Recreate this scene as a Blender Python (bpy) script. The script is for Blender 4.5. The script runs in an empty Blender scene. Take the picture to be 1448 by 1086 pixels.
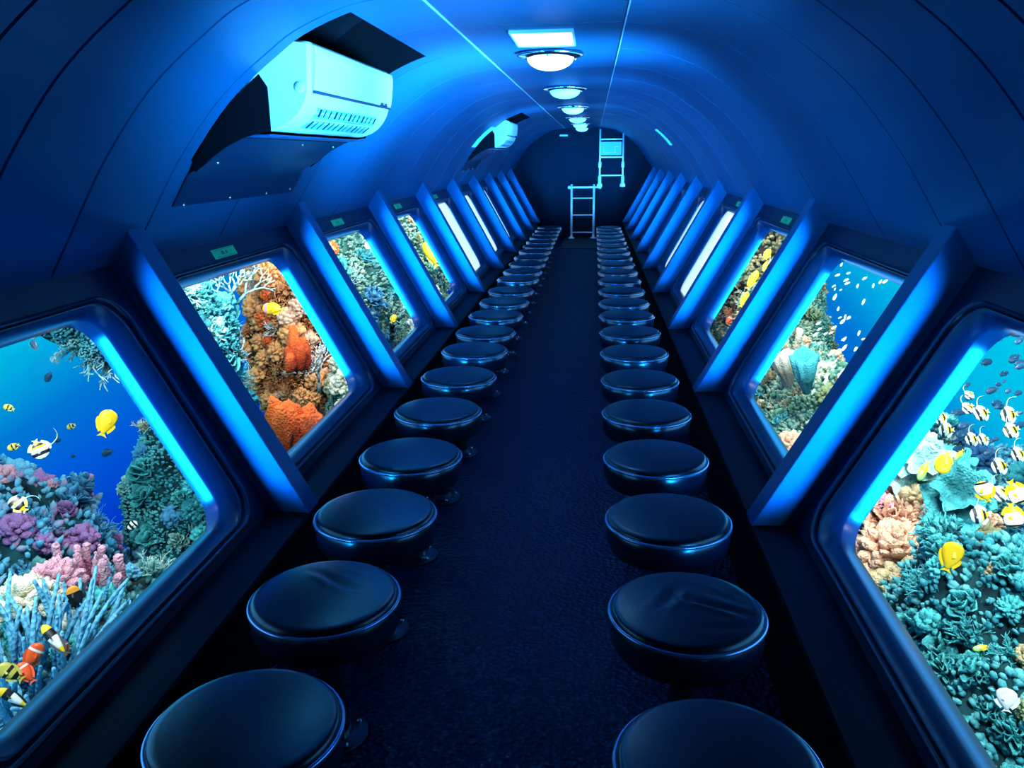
# Interior of a tourist submarine: two rows of bolted stools down a narrow tube, sloping picture
# windows with a coral reef outside, two air conditioners, dome lamps and ladders.
import bpy, bmesh, math, random
from mathutils import Vector, Matrix, noise

S = bpy.context.scene
COL = S.collection
PI = math.pi
random.seed(7)

SLANT = math.radians(24); SLS = 42
WINP = {-1: [5, 5, 5, 5, 5, 5, 5, 5, 8], 1: [8, 8, 7, 6, 5, 5, 5, 5, 8]}
SLP = {-1: [40, 40, 35, 36, 56, 56, 56, 50, 26], 1: [44, 42, 35, 56, 56, 56, 56, 50, 26]}
BT = {1: (.36, 1.0, 1.8), -1: (.95, 1.3, 1.5)}; BSP = 44
BEAMP = {-1: [5, 7, 7, 6, 5, 3], 1: [80, 150, 30, 10, 40, 6]}
REEFP = {-1: [25, 28, 30, 30, 28, 24, 24], 1: [42, 42, 34, 30, 28, 24, 24]}
SUNP = .8

# ------------------------------------------------------------------ helpers
class MB:
    """collects faces (several material slots) for ONE mesh object"""
    def __init__(s): s.v = []; s.f = []; s.m = []; s.sm = []
    def add(s, vs, fs, mi=0, smooth=True):
        b = len(s.v); s.v.extend([tuple(v) for v in vs])
        for f in fs:
            s.f.append(tuple(b + i for i in f)); s.m.append(mi); s.sm.append(smooth)
    def box(s, c, d, mi=0, M=None):
        x, y, z = d[0]/2, d[1]/2, d[2]/2
        vs = [Vector((a*x, b*y, e*z)) for a in (-1, 1) for b in (-1, 1) for e in (-1, 1)]
        if M is not None: vs = [M @ v for v in vs]
        vs = [v + Vector(c) for v in vs]
        s.add(vs, [(0,1,3,2),(4,6,7,5),(0,4,5,1),(2,3,7,6),(0,2,6,4),(1,5,7,3)], mi, False)
    def lathe(s, prof, n=32, c=(0,0,0), mi=0, M=None, smooth=True):
        """prof: (radius, height) from the top down; ends on the axis are closed"""
        vs = []; fs = []; idx = []
        for r, z in prof:
            if r < 1e-6:
                idx.append([len(vs)]); vs.append(Vector((0, 0, z)))
            else:
                idx.append(list(range(len(vs), len(vs)+n)))
                vs += [Vector((r*math.cos(2*PI*k/n), r*math.sin(2*PI*k/n), z)) for k in range(n)]
        for a, b in zip(idx, idx[1:]):
            for k in range(n):
                k2 = (k+1) % n
                if len(a) == 1 and len(b) == 1: continue
                if len(a) == 1: fs.append((a[0], b[k], b[k2]))
                elif len(b) == 1: fs.append((a[k], b[0], a[k2]))
                else: fs.append((a[k], b[k], b[k2], a[k2]))
        if M is not None: vs = [M @ v for v in vs]
        s.add([v + Vector(c) for v in vs], fs, mi, smooth)
    def tube(s, pts, radii, n=8, mi=0, cap=True, smooth=True):
        pts = [Vector(p) for p in pts]
        if not isinstance(radii, (list, tuple)): radii = [radii]*len(pts)
        vs = []; fs = []; up = None
        for i, p in enumerate(pts):
            t = (pts[min(i+1, len(pts)-1)] - pts[max(i-1, 0)]).normalized()
            if up is None:
                up = t.orthogonal().normalized()
            else:
                up = (up - t*up.dot(t))
                up = up.normalized() if up.length > 1e-6 else t.orthogonal().normalized()
            w = t.cross(up)
            for k in range(n):
                a = 2*PI*k/n
                vs.append(p + (up*math.cos(a) + w*math.sin(a))*radii[i])
        for i in range(len(pts)-1):
            for k in range(n):
                k2 = (k+1) % n
                fs.append((i*n+k, i*n+k2, (i+1)*n+k2, (i+1)*n+k))
        if cap:
            fs.append(tuple(reversed(range(n)))); fs.append(tuple((len(pts)-1)*n+k for k in range(n)))
        s.add(vs, fs, mi, smooth)
    def torus(s, R, r, c, n=40, m=10, mi=0):
        vs = []; fs = []
        for i in range(n):
            a = 2*PI*i/n
            for j in range(m):
                b = 2*PI*j/m
                vs.append(((R+r*math.cos(b))*math.cos(a)+c[0], (R+r*math.cos(b))*math.sin(a)+c[1], r*math.sin(b)+c[2]))
        for i in range(n):
            for j in range(m):
                fs.append((i*m+j, ((i+1)%n)*m+j, ((i+1)%n)*m+(j+1)%m, i*m+(j+1)%m))
        s.add(vs, fs, mi)
    def prism(s, poly, y0, y1, mi=0):
        """polygon in XZ extruded along Y"""
        n = len(poly)
        vs = [(x, y0, z) for x, z in poly] + [(x, y1, z) for x, z in poly]
        fs = [tuple(range(n)), tuple(reversed(range(n, 2*n)))]
        fs += [(k, k+n, (k+1) % n + n, (k+1) % n) for k in range(n)]
        s.add(vs, fs, mi, False)
    def mesh(s, name, mats, sharp=None, fix=True):
        me = bpy.data.meshes.new(name)
        me.from_pydata(s.v, [], s.f)
        for m in mats: me.materials.append(m)
        me.polygons.foreach_set('material_index', s.m)
        me.polygons.foreach_set('use_smooth', s.sm)
        if fix:
            bm = bmesh.new(); bm.from_mesh(me)
            bmesh.ops.recalc_face_normals(bm, faces=bm.faces)
            bm.to_mesh(me); bm.free()
        if sharp: me.set_sharp_from_angle(angle=math.radians(sharp))
        me.update()
        return me
    def build(s, name, mats, parent=None, sharp=None, bevel=None, fix=True, loc=None):
        if not isinstance(mats, (list, tuple)): mats = [mats]
        o = bpy.data.objects.new(name, s.mesh(name, mats, sharp, fix)); COL.objects.link(o)
        if parent is not None: o.parent = parent
        if loc is not None: o.location = loc
        if bevel:
            b = o.modifiers.new('bevel', 'BEVEL'); b.width = bevel; b.segments = 2; b.limit_method = 'ANGLE'
            b.angle_limit = math.radians(35)
        return o

def tag(o, label=None, cat=None, group=None, kind=None):
    if label: o['label'] = label
    if cat: o['category'] = cat
    if group: o['group'] = group
    if kind: o['kind'] = kind
    return o

def empty(name, loc=(0,0,0), rot=(0,0,0)):
    o = bpy.data.objects.new(name, None); COL.objects.link(o)
    o.location = loc; o.rotation_euler = rot; o.empty_display_size = .1
    return o

def dup(root, loc):
    r = root.copy(); COL.objects.link(r); r.location = loc
    for ch in list(root.children):
        c = ch.copy(); COL.objects.link(c); c.parent = r
        for g in list(ch.children):
            d = g.copy(); COL.objects.link(d); d.parent = c
    return r

def mat(name, base=(.5,.5,.5), rough=.5, metal=0., emis=None, estr=0., spec=.5, bump=None, vary=None, coat=0., sss=0.):
    """bump = (kind, scale, strength);  vary = (second colour, noise scale)"""
    m = bpy.data.materials.new(name); m.use_nodes = True
    nt = m.node_tree; b = nt.nodes['Principled BSDF']
    b.inputs['Base Color'].default_value = (*base, 1); b.inputs['Roughness'].default_value = rough
    b.inputs['Metallic'].default_value = metal; b.inputs['Specular IOR Level'].default_value = spec
    if coat: b.inputs['Coat Weight'].default_value = coat; b.inputs['Coat Roughness'].default_value = .08
    if emis: b.inputs['Emission Color'].default_value = (*emis, 1); b.inputs['Emission Strength'].default_value = estr
    tc = None
    if bump or vary: tc = nt.nodes.new('ShaderNodeTexCoord')
    if vary:
        n = nt.nodes.new('ShaderNodeTexNoise'); n.inputs['Scale'].default_value = vary[1]; n.inputs['Detail'].default_value = 4
        nt.links.new(tc.outputs['Object'], n.inputs['Vector'])
        r = nt.nodes.new('ShaderNodeValToRGB')
        r.color_ramp.elements[0].position = .38; r.color_ramp.elements[0].color = (*base, 1)
        r.color_ramp.elements[1].position = .62; r.color_ramp.elements[1].color = (*vary[0], 1)
        nt.links.new(n.outputs['Fac'], r.inputs['Fac']); nt.links.new(r.outputs['Color'], b.inputs['Base Color'])
    if bump:
        if bump[0] == 'noise':
            n = nt.nodes.new('ShaderNodeTexNoise'); n.inputs['Detail'].default_value = 5; o = n.outputs['Fac']
        else:
            n = nt.nodes.new('ShaderNodeTexVoronoi'); o = n.outputs['Distance']
        n.inputs['Scale'].default_value = bump[1]
        nt.links.new(tc.outputs['Object'], n.inputs['Vector'])
        bp = nt.nodes.new('ShaderNodeBump'); bp.inputs['Strength'].default_value = bump[2]; bp.inputs['Distance'].default_value = .01
        nt.links.new(o, bp.inputs['Height']); nt.links.new(bp.outputs['Normal'], b.inputs['Normal'])
    return m

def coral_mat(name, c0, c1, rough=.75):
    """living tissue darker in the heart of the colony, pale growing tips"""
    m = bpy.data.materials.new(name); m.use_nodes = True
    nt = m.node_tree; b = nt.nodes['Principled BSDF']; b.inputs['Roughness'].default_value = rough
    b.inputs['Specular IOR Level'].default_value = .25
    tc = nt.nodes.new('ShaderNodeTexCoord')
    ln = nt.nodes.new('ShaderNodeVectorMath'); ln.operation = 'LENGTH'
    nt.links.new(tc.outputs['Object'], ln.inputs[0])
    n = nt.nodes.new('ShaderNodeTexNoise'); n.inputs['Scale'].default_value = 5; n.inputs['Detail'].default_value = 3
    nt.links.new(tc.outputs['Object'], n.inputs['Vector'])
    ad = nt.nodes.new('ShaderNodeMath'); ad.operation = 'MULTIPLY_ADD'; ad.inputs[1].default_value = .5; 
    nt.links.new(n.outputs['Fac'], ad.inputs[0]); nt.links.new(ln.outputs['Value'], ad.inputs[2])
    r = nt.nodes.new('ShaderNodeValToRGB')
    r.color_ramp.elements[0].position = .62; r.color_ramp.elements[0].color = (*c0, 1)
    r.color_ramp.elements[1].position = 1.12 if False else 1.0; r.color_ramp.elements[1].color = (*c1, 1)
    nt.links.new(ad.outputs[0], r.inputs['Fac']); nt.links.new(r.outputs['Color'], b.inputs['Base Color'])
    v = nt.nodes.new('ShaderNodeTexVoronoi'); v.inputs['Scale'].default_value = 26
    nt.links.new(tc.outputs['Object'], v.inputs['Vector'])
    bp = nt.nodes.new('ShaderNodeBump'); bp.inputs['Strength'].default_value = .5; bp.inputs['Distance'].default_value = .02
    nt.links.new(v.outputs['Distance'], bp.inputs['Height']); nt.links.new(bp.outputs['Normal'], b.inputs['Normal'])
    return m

# ------------------------------------------------------------------ materials
M = {}
M['hull'] = mat('hull_paint', (.0003,.040,.105), .40, spec=.22, bump=('noise', 5, .06))
M['ceil'] = mat('ceiling_panel_paint', (.0003,.026,.066), .4, spec=.2)
M['rib'] = mat('lit_rib_paint', (.0003,.074,.175), .5, spec=.10)  # lighter than the hull: part of the lit contrast is in the colour
M['wall'] = mat('window_wall_paint', (.0002,.010,.030), .42, spec=.14)
M['ledge'] = mat('ledge_paint', (.0002,.001,.004), .5, spec=.08)
M['bezel'] = mat('window_frame_gasket', (.0002,.010,.030), .3, spec=.3)
M['end'] = mat('bulkhead_paint', (.0001,.007,.018), .55, spec=.08)
M['seam'] = mat('dark_sealant', (.003,.005,.010), .7)
M['black'] = mat('black_enamel', (.0012,.0016,.003), .7, spec=.05)
M['floor'] = mat('embossed_vinyl_floor', (.0004,.0008,.028), .38, spec=.2, bump=('voronoi', 62, .9))
M['mat'] = mat('black_rubber', (.004,.006,.01), .7)
M['leather'] = mat('black_leatherette', (.0010,.0020,.0045), .30, spec=.42, bump=('noise', 40, .05))
M['piping'] = mat('rim_highlight_piping', (.20,.30,.46), .24, metal=.75, spec=.8)  # pale metallic tint puts the bright rim highlight into the piping colour
M['band'] = mat('leatherette_side', (.0008,.005,.018), .28, spec=.8, bump=('noise', 9, .12), coat=.4)
M['pole'] = mat('black_steel', (.05,.055,.065), .28, metal=.8)
M['bolt'] = mat('bright_bolt', (.75,.8,.85), .2, metal=1)
M['chrome'] = mat('polished_chrome', (.8,.86,.9), .12, metal=1)
M['ladder'] = mat('brushed_ladder_steel', (.9,.93,.95), .35, metal=.3)
M['trim'] = mat('aluminium_trim', (.30,.40,.50), .35, metal=.5)
M['acw'] = mat('white_abs_plastic', (.52,.55,.56), .28, spec=.4)
M['acg'] = mat('grey_vane', (.10,.35,.50), .4)
M['acd'] = mat('dark_display', (.01,.02,.05), .2)
M['green'] = mat('green_sticker', (.01,.30,.10), .4, emis=(.0,.5,.17), estr=.16)  # emission added to keep the green bright under blue light
M['greenmark'] = mat('sticker_print', (.01,.12,.07), .5)
M['warm'] = mat('lit_dome_glass', (.9,.9,.88), .2, emis=(1,.95,.86), estr=2.4)
M['cool'] = mat('dim_dome_glass', (.75,.88,.92), .12, emis=(.16,.68,.9), estr=1.35)
M['panel'] = mat('lit_ceiling_diffuser', (.9,.9,.9), .3, emis=(.80,.95,1), estr=1.1)
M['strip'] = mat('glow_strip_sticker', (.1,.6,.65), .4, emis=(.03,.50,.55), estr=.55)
M['sign'] = mat('backlit_notice', (.1,.4,.7), .3, emis=(.02,.30,.75), estr=.8)
M['signmark'] = mat('notice_print', (.2,.5,.8), .3, emis=(.05,.42,.85), estr=.85)

def glass_mat():
    m = bpy.data.materials.new('window_glass'); m.use_nodes = True
    nt = m.node_tree; nt.nodes.remove(nt.nodes['Principled BSDF'])
    t = nt.nodes.new('ShaderNodeBsdfTransparent'); t.inputs['Color'].default_value = (.96,.985,1,1)
    g = nt.nodes.new('ShaderNodeBsdfGlossy'); g.inputs['Roughness'].default_value = .03
    fr = nt.nodes.new('ShaderNodeLayerWeight'); fr.inputs['Blend'].default_value = .5
    pw = nt.nodes.new('ShaderNodeMath'); pw.operation = 'POWER'; pw.inputs[1].default_value = 6
    nt.links.new(fr.outputs['Facing'], pw.inputs[0])
    ml = nt.nodes.new('ShaderNodeMath'); ml.operation = 'MULTIPLY'; ml.inputs[1].default_value = .10
    nt.links.new(pw.outputs[0], ml.inputs[0])
    mx = nt.nodes.new('ShaderNodeMixShader')
    nt.links.new(ml.outputs[0], mx.inputs['Fac'])
    nt.links.new(t.outputs[0], mx.inputs[1]); nt.links.new(g.outputs[0], mx.inputs[2])
    nt.links.new(mx.outputs[0], nt.nodes['Material Output'].inputs['Surface'])
    return m
M['glass'] = glass_mat()
def glare_pane():
    m = bpy.data.materials.new('glare_emission_pane'); m.use_nodes = True
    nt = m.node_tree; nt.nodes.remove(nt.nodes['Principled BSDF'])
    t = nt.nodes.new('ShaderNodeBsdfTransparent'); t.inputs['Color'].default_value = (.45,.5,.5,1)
    e = nt.nodes.new('ShaderNodeEmission'); e.inputs['Color'].default_value = (.55,.85,.95,1); e.inputs['Strength'].default_value = .85  # emission stands for the white glare of the far windows
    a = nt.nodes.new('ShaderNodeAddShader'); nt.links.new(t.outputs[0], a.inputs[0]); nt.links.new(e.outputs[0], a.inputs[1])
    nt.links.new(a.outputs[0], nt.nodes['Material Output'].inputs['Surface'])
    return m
M['glarepane'] = glare_pane()

# ------------------------------------------------------------------ cross-section of the tube (metres; z = 0 is the floor)
PITCH, RIB0, RIBT = 1.49, .90, .095         # ribs start at y = RIB0 + k*PITCH
YA, YB = -1.2, 15.0
CEIL_Z, CEIL_X = 1.832, .30
T = (1.18, 1.20); U = (1.245, 1.085); V = (.82, .300); B = (.69, .293); FLOOR_X = .70
key = [(.30,1.832),(.45,1.814),(.545,1.79),(.66,1.742),(.739,1.69),(.85,1.607),(.941,1.52),(1.049,1.387),(1.12,1.28),(1.18,1.185),(1.245,1.085)]
def catmull(pts, k=3):
    out = []
    for i in range(len(pts)-1):
        p0 = pts[max(i-1,0)]; p1 = pts[i]; p2 = pts[i+1]; p3 = pts[min(i+2,len(pts)-1)]
        for j in range(k):
            t = j/k
            out.append(tuple(.5*((2*p1[a])+(-p0[a]+p2[a])*t+(2*p0[a]-5*p1[a]+4*p2[a]-p3[a])*t*t+(-p0[a]+3*p1[a]-3*p2[a]+p3[a])*t**3) for a in (0,1)))
    out.append(pts[-1]); return out
PROF = catmull(key)
def prof_normal(i):                          # outward
    a = PROF[max(i-1,0)]; b = PROF[min(i+1,len(PROF)-1)]
    d = Vector((b[0]-a[0], b[1]-a[1])).normalized()
    return Vector((-d.y, d.x)) if -d.y > 0 else Vector((abs(d.y), abs(d.x)))
WD = Vector((V[0]-U[0], V[1]-U[1])); WLEN = WD.length; WD.normalize()
WN = Vector((-WD.y, WD.x)) if -WD.y > 0 else Vector((WD.y, -WD.x))    # outward normal of the window wall
def wall_pt(s, y, w, h):
    """point on the window wall of side s: w metres down from its top edge, h metres inwards"""
    return Vector((s*(U[0]+WD.x*w-WN.x*h), y, U[1]+WD.y*w-WN.y*h))
def rrect(y0, y1, w0, w1, r, n=7):
    out = []
    for cy, cw, a0 in ((y1-r, w1-r, 0), (y0+r, w1-r, PI/2), (y0+r, w0+r, PI), (y1-r, w0+r, 1.5*PI)):
        for k in range(n+1):
            a = a0 + PI/2*k/n
            out.append((cy+r*math.cos(a), cw+r*math.sin(a)))
    return out

AC_BAYS = ((2.58, 3.72), (8.62, 9.76))       # openings in the left hull for the air conditioners
AC_I = (5, 21)                               # profile range of the openings
SEAMS = [-.4, .55, 1.05, 1.50, 1.73, 2.10, 2.50, 3.13, 3.88, 4.62, 5.37, 6.1, 6.85, 7.6, 8.34, 9.1, 9.85, 10.6, 11.35, 12.1, 12.85, 13.6, 14.3]
NB = 10                                      # bays 0..8 carry windows
ribs_y = [RIB0 + k*PITCH for k in range(10)]

def hull_side(s, name):
    mb = MB()
    ys = [(YA, 0), (YB, 0)]
    for y in SEAMS: ys += [(y-.006, 0), (y-.0035, .009), (y+.0035, .009), (y+.006, 0)]
    if s < 0:
        for a, b in AC_BAYS: ys += [(a, 0), (b, 0)]
    ys.sort()
    NP = len(PROF); nrm = [prof_normal(i) for i in range(NP)]
    vs = []
    for y, d in ys:
        for i, (x, z) in enumerate(PROF):
            p = Vector((x, z)) + nrm[i]*(d if 0 < i < NP-1 else 0)
            vs.append((s*p.x, y, p.y))
    fs = []; fm = []
    for j in range(len(ys)-1):
        ym = (ys[j][0]+ys[j+1][0])/2
        dark = ys[j][1] > 0 and ys[j+1][1] > 0
        for i in range(NP-1):
            if s < 0 and AC_I[0] <= i < AC_I[1] and any(a < ym < b for a, b in AC_BAYS): continue
            f = (j*NP+i, j*NP+i+1, (j+1)*NP+i+1, (j+1)*NP+i)
            mb_m = 2 if dark else 0
            fs.append(f); fm.append(mb_m)
    b0 = len(mb.v); mb.v.extend(vs)
    for f, m_ in zip(fs, fm): mb.f.append(tuple(b0+i for i in f)); mb.m.append(m_); mb.sm.append(True)
    # window wall: one panel per bay with a rounded opening
    edges = [YA] + [y + RIBT/2 for y in ribs_y] + [YB]
    for k in range(len(edges)-1):
        y0, y1 = edges[k], edges[k+1]
        if 1 <= k <= 9:
            q0, q1 = y0+RIBT/2+.075, y1-RIBT/2-.075
            inner = rrect(q0, q1, .085, .862, .105); outer = rrect(y0, y1, 0, WLEN, 0)
            n = len(inner)
            vs = [wall_pt(s, a, w, 0) for a, w in outer] + [wall_pt(s, a, w, 0) for a, w in inner]
            fs = []
            for i in range(n):
                j = (i+1) % n
                if outer[i] == outer[j]: fs.append((i, n+j, n+i))
                else: fs.append((i, j, n+j, n+i))
            mb.add(vs, fs, 1, False)
        else:
            mb.add([wall_pt(s, y0, 0, 0), wall_pt(s, y1, 0, 0), wall_pt(s, y1, WLEN, 0), wall_pt(s, y0, WLEN, 0)], [(0,1,2,3)], 1, False)
    # ledge with a rounded lip, and the kick board down to the floor
    lip = [V, (.705, .297), (.696, .294), (.691, .286), (.692, .276), (.70, .27), (.70, 0)]
    vs = []
    for x, z in lip: vs += [(s*x, YA, z), (s*x, YB, z)]
    mb.add(vs[:12], [(2*i, 2*i+1, 2*i+3, 2*i+2) for i in range(5)], 4, True)
    mb.add(vs[10:], [(0,1,3,2)], 3, False)
    o = mb.build(name, [M['hull'], M['wall'], M['seam'], M['black'], M['ledge']], fix=False, sharp=32)
    tag(o, 'dark blue curved hull side with window bays on the %s' % ('left' if s < 0 else 'right'), 'wall', kind='structure')
    return o
hull_side(-1, 'wall_left'); hull_side(1, 'wall_right')

# ceiling: flat central panel with cross seams
mb = MB(); ys = [(YA,0),(YB,0)]
for y in (1.9, 3.13, 4.62, 6.1, 7.6, 9.1, 10.6, 12.1, 13.6): ys += [(y-.006,0),(y-.003,.008),(y+.003,.008),(y+.006,0)]
ys.sort(); vs = []
for y, d in ys: vs += [(-CEIL_X, y, CEIL_Z+d), (CEIL_X, y, CEIL_Z+d)]
for j in range(len(ys)-1): mb.add(vs[2*j:2*j+4], [(0,1,3,2)], 1 if ys[j][1] and ys[j+1][1] else 0, False)
tag(mb.build('ceiling', [M['ceil'], M['seam']], fix=False), 'flat dark blue strip of ceiling between two bright trim lines', 'ceiling', kind='structure')
for i, s in enumerate((-1, 1)):
    mb = MB(); mb.box((s*CEIL_X, (YA+YB)/2, CEIL_Z-.002), (.005, YB-YA, .006))
    tag(mb.build('trim_%d' % (i+1), M['trim']), 'thin bright metal strip along the %s edge of the ceiling panel' % ('left' if s < 0 else 'right'), 'trim', kind='structure')

# floor and the dark pad in front of the end wall
mb = MB(); mb.add([(-FLOOR_X, YA, 0), (FLOOR_X, YA, 0), (FLOOR_X, YB, 0), (-FLOOR_X, YB, 0)], [(0,1,2,3)], 0, False)
tag(mb.build('floor', M['floor'], fix=False), 'dark blue embossed vinyl floor of the aisle', 'floor', kind='structure')
mb = MB(); mb.box((.02, 13.9, .006), (.62, 2.0, .012))
tag(mb.build('rubber_mat', M['mat'], bevel=.004), 'black rubber mat at the far end of the aisle under the ladder', 'mat')

# end walls
ring = [(x, z) for x, z in PROF] + [V, B, (FLOOR_X, .27), (FLOOR_X, 0)]
poly = [(-x, z) for x, z in ring] + [(x, z) for x, z in reversed(ring)]
for nm, y, lb in (('wall_end', YB, 'dark blue bulkhead closing the far end of the tube'), ('wall_rear', YA, 'dark bulkhead behind the viewpoint')):
    mb = MB(); mb.prism(poly, y, y+.05)
    tag(mb.build(nm, M['end']), lb, 'wall', kind='structure')

# ribs between the windows
ORD = ['first','second','third','fourth','fifth','sixth','seventh','eighth','ninth','tenth','eleventh','twelfth','thirteenth','fourteenth','fifteenth','sixteenth','seventeenth','eighteenth','nineteenth','twentieth','twenty-first','twenty-second','twenty-third']
tn = 3
for s in (-1, 1):
    for k, y in enumerate(ribs_y):
        side = 'left' if s < 0 else 'right'
        mb = MB()
        out = WN*.012
        pl = [(s*T[0], T[1]), (s*(T[0]-.004), T[1]-.012), (s*(B[0]+.006), B[1]+.012), (s*B[0], B[1]), (s*(V[0]+out.x), V[1]-.006), (s*(U[0]+out.x), U[1]+out.y+.006), (s*(T[0]+.02), T[1]+.012)]
        mb.prism(pl, y, y+RIBT)
        o = mb.build('trim_%d' % tn, M['rib'], bevel=.004); tn += 1
        tag(o, 'blue lit sloping rib, %s from the front on the %s wall' % (ORD[k], side), 'rib', kind='structure')

# windows: gasketed frame ring and pane, one per bay and side
wn = 1
for s in (-1, 1):
    for k in range(9):
        y0, y1 = ribs_y[k]+RIBT, ribs_y[k+1]
        side = 'left' if s < 0 else 'right'
        root = empty('window_%d' % wn, wall_pt(s, (y0+y1)/2, .46, 0)); wn += 1
        what = ['looking onto blue water and a pink and blue reef','beside the orange coral tower','looking onto thin teal coral','with a yellow fish outside'] if s < 0 else ['looking onto a shoal over peach coral','with tiny white fish outside','with yellow fish against a brown reef','glowing white']
        what = what[k] if k < len(what) else 'glowing pale'
        tag(root, '%s window from the front on the %s wall, %s' % (ORD[k], side, what), 'window', kind='structure')
        A0 = (y0+.07, y1-.07, .08, .868, .11); A1 = (y0+.172, y1-.172, .118, .812, .085)
        steps = [(0,-.002),(0,.010),(.06,.016),(.20,.017),(.27,.012),(.31,.003),(.36,.004),(.42,.010),(.55,.008),(.9,-.018),(.97,-.026),(1.0,-.034),(1.0,-.075)]
        loops = []
        for t, h in steps:
            p = [a+(b-a)*t for a, b in zip(A0, A1)]
            loops.append([wall_pt(s, yy, ww, h) - root.location for yy, ww in rrect(*p)])
        mb = MB(); n = len(loops[0]); vs = [v for l in loops for v in l]
        fs = [(a*n+i, a*n+(i+1)%n, (a+1)*n+(i+1)%n, (a+1)*n+i) for a in range(len(loops)-1) for i in range(n)]
        mb.add(vs, fs)
        mb.build('window_frame', M['bezel'], root, sharp=60)
        mb = MB(); g = rrect(A1[0]-.01, A1[1]+.01, A1[2]-.01, A1[3]+.01, .09)
        vs = [wall_pt(s, yy, ww, -.040) - root.location for yy, ww in g] + [wall_pt(s, yy, ww, -.052) - root.location for yy, ww in g]
        n = len(g)
        mb.add(vs, [tuple(range(n)), tuple(reversed(range(n,2*n)))] + [(i,(i+1)%n,(i+1)%n+n,i+n) for i in range(n)], 0, False)
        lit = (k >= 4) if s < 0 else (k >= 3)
        mb.build('pane', M['glarepane'] if lit else M['glass'], root)

# green stickers above some windows
for s, ks in ((-1, (1, 2, 3, 4)), (1, (2, 3))):
    for k in ks:
        yc = ribs_y[k] + .74
        base = wall_pt(s, yc, .05, .001)
        root = empty('exit_sticker', base)
        mb = MB()
        def slab(y0, y1, w0, w1, h0, h1, mbx, mi=0):
            vs = [wall_pt(s, a, w, h) - base for h in (h0, h1) for a, w in ((y0,w0),(y1,w0),(y1,w1),(y0,w1))]
            mbx.add(vs, [(0,1,2,3),(7,6,5,4),(0,4,5,1),(1,5,6,2),(2,6,7,3),(3,7,4,0)], mi, False)
        slab(yc-.10, yc+.10, .030, .068, .0005, .0025, mb)
        mb.build('backing', M['green'], root)
        mb = MB()
        for a, b_, c, d in ((-.08,.08,.0335,.0355),(-.08,.08,.0625,.0645),(-.03,-.005,.042,.056),(.012,.024,.042,.056)):
            slab(yc+a, yc+b_, c, d, .0025, .0032, mb)
        mb.build('print', M['greenmark'], root)
        tag(root, 'small green safety sticker above the %s window on the %s wall' % (ORD[k], 'left' if s < 0 else 'right'), 'sticker', 'green safety stickers')


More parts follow.
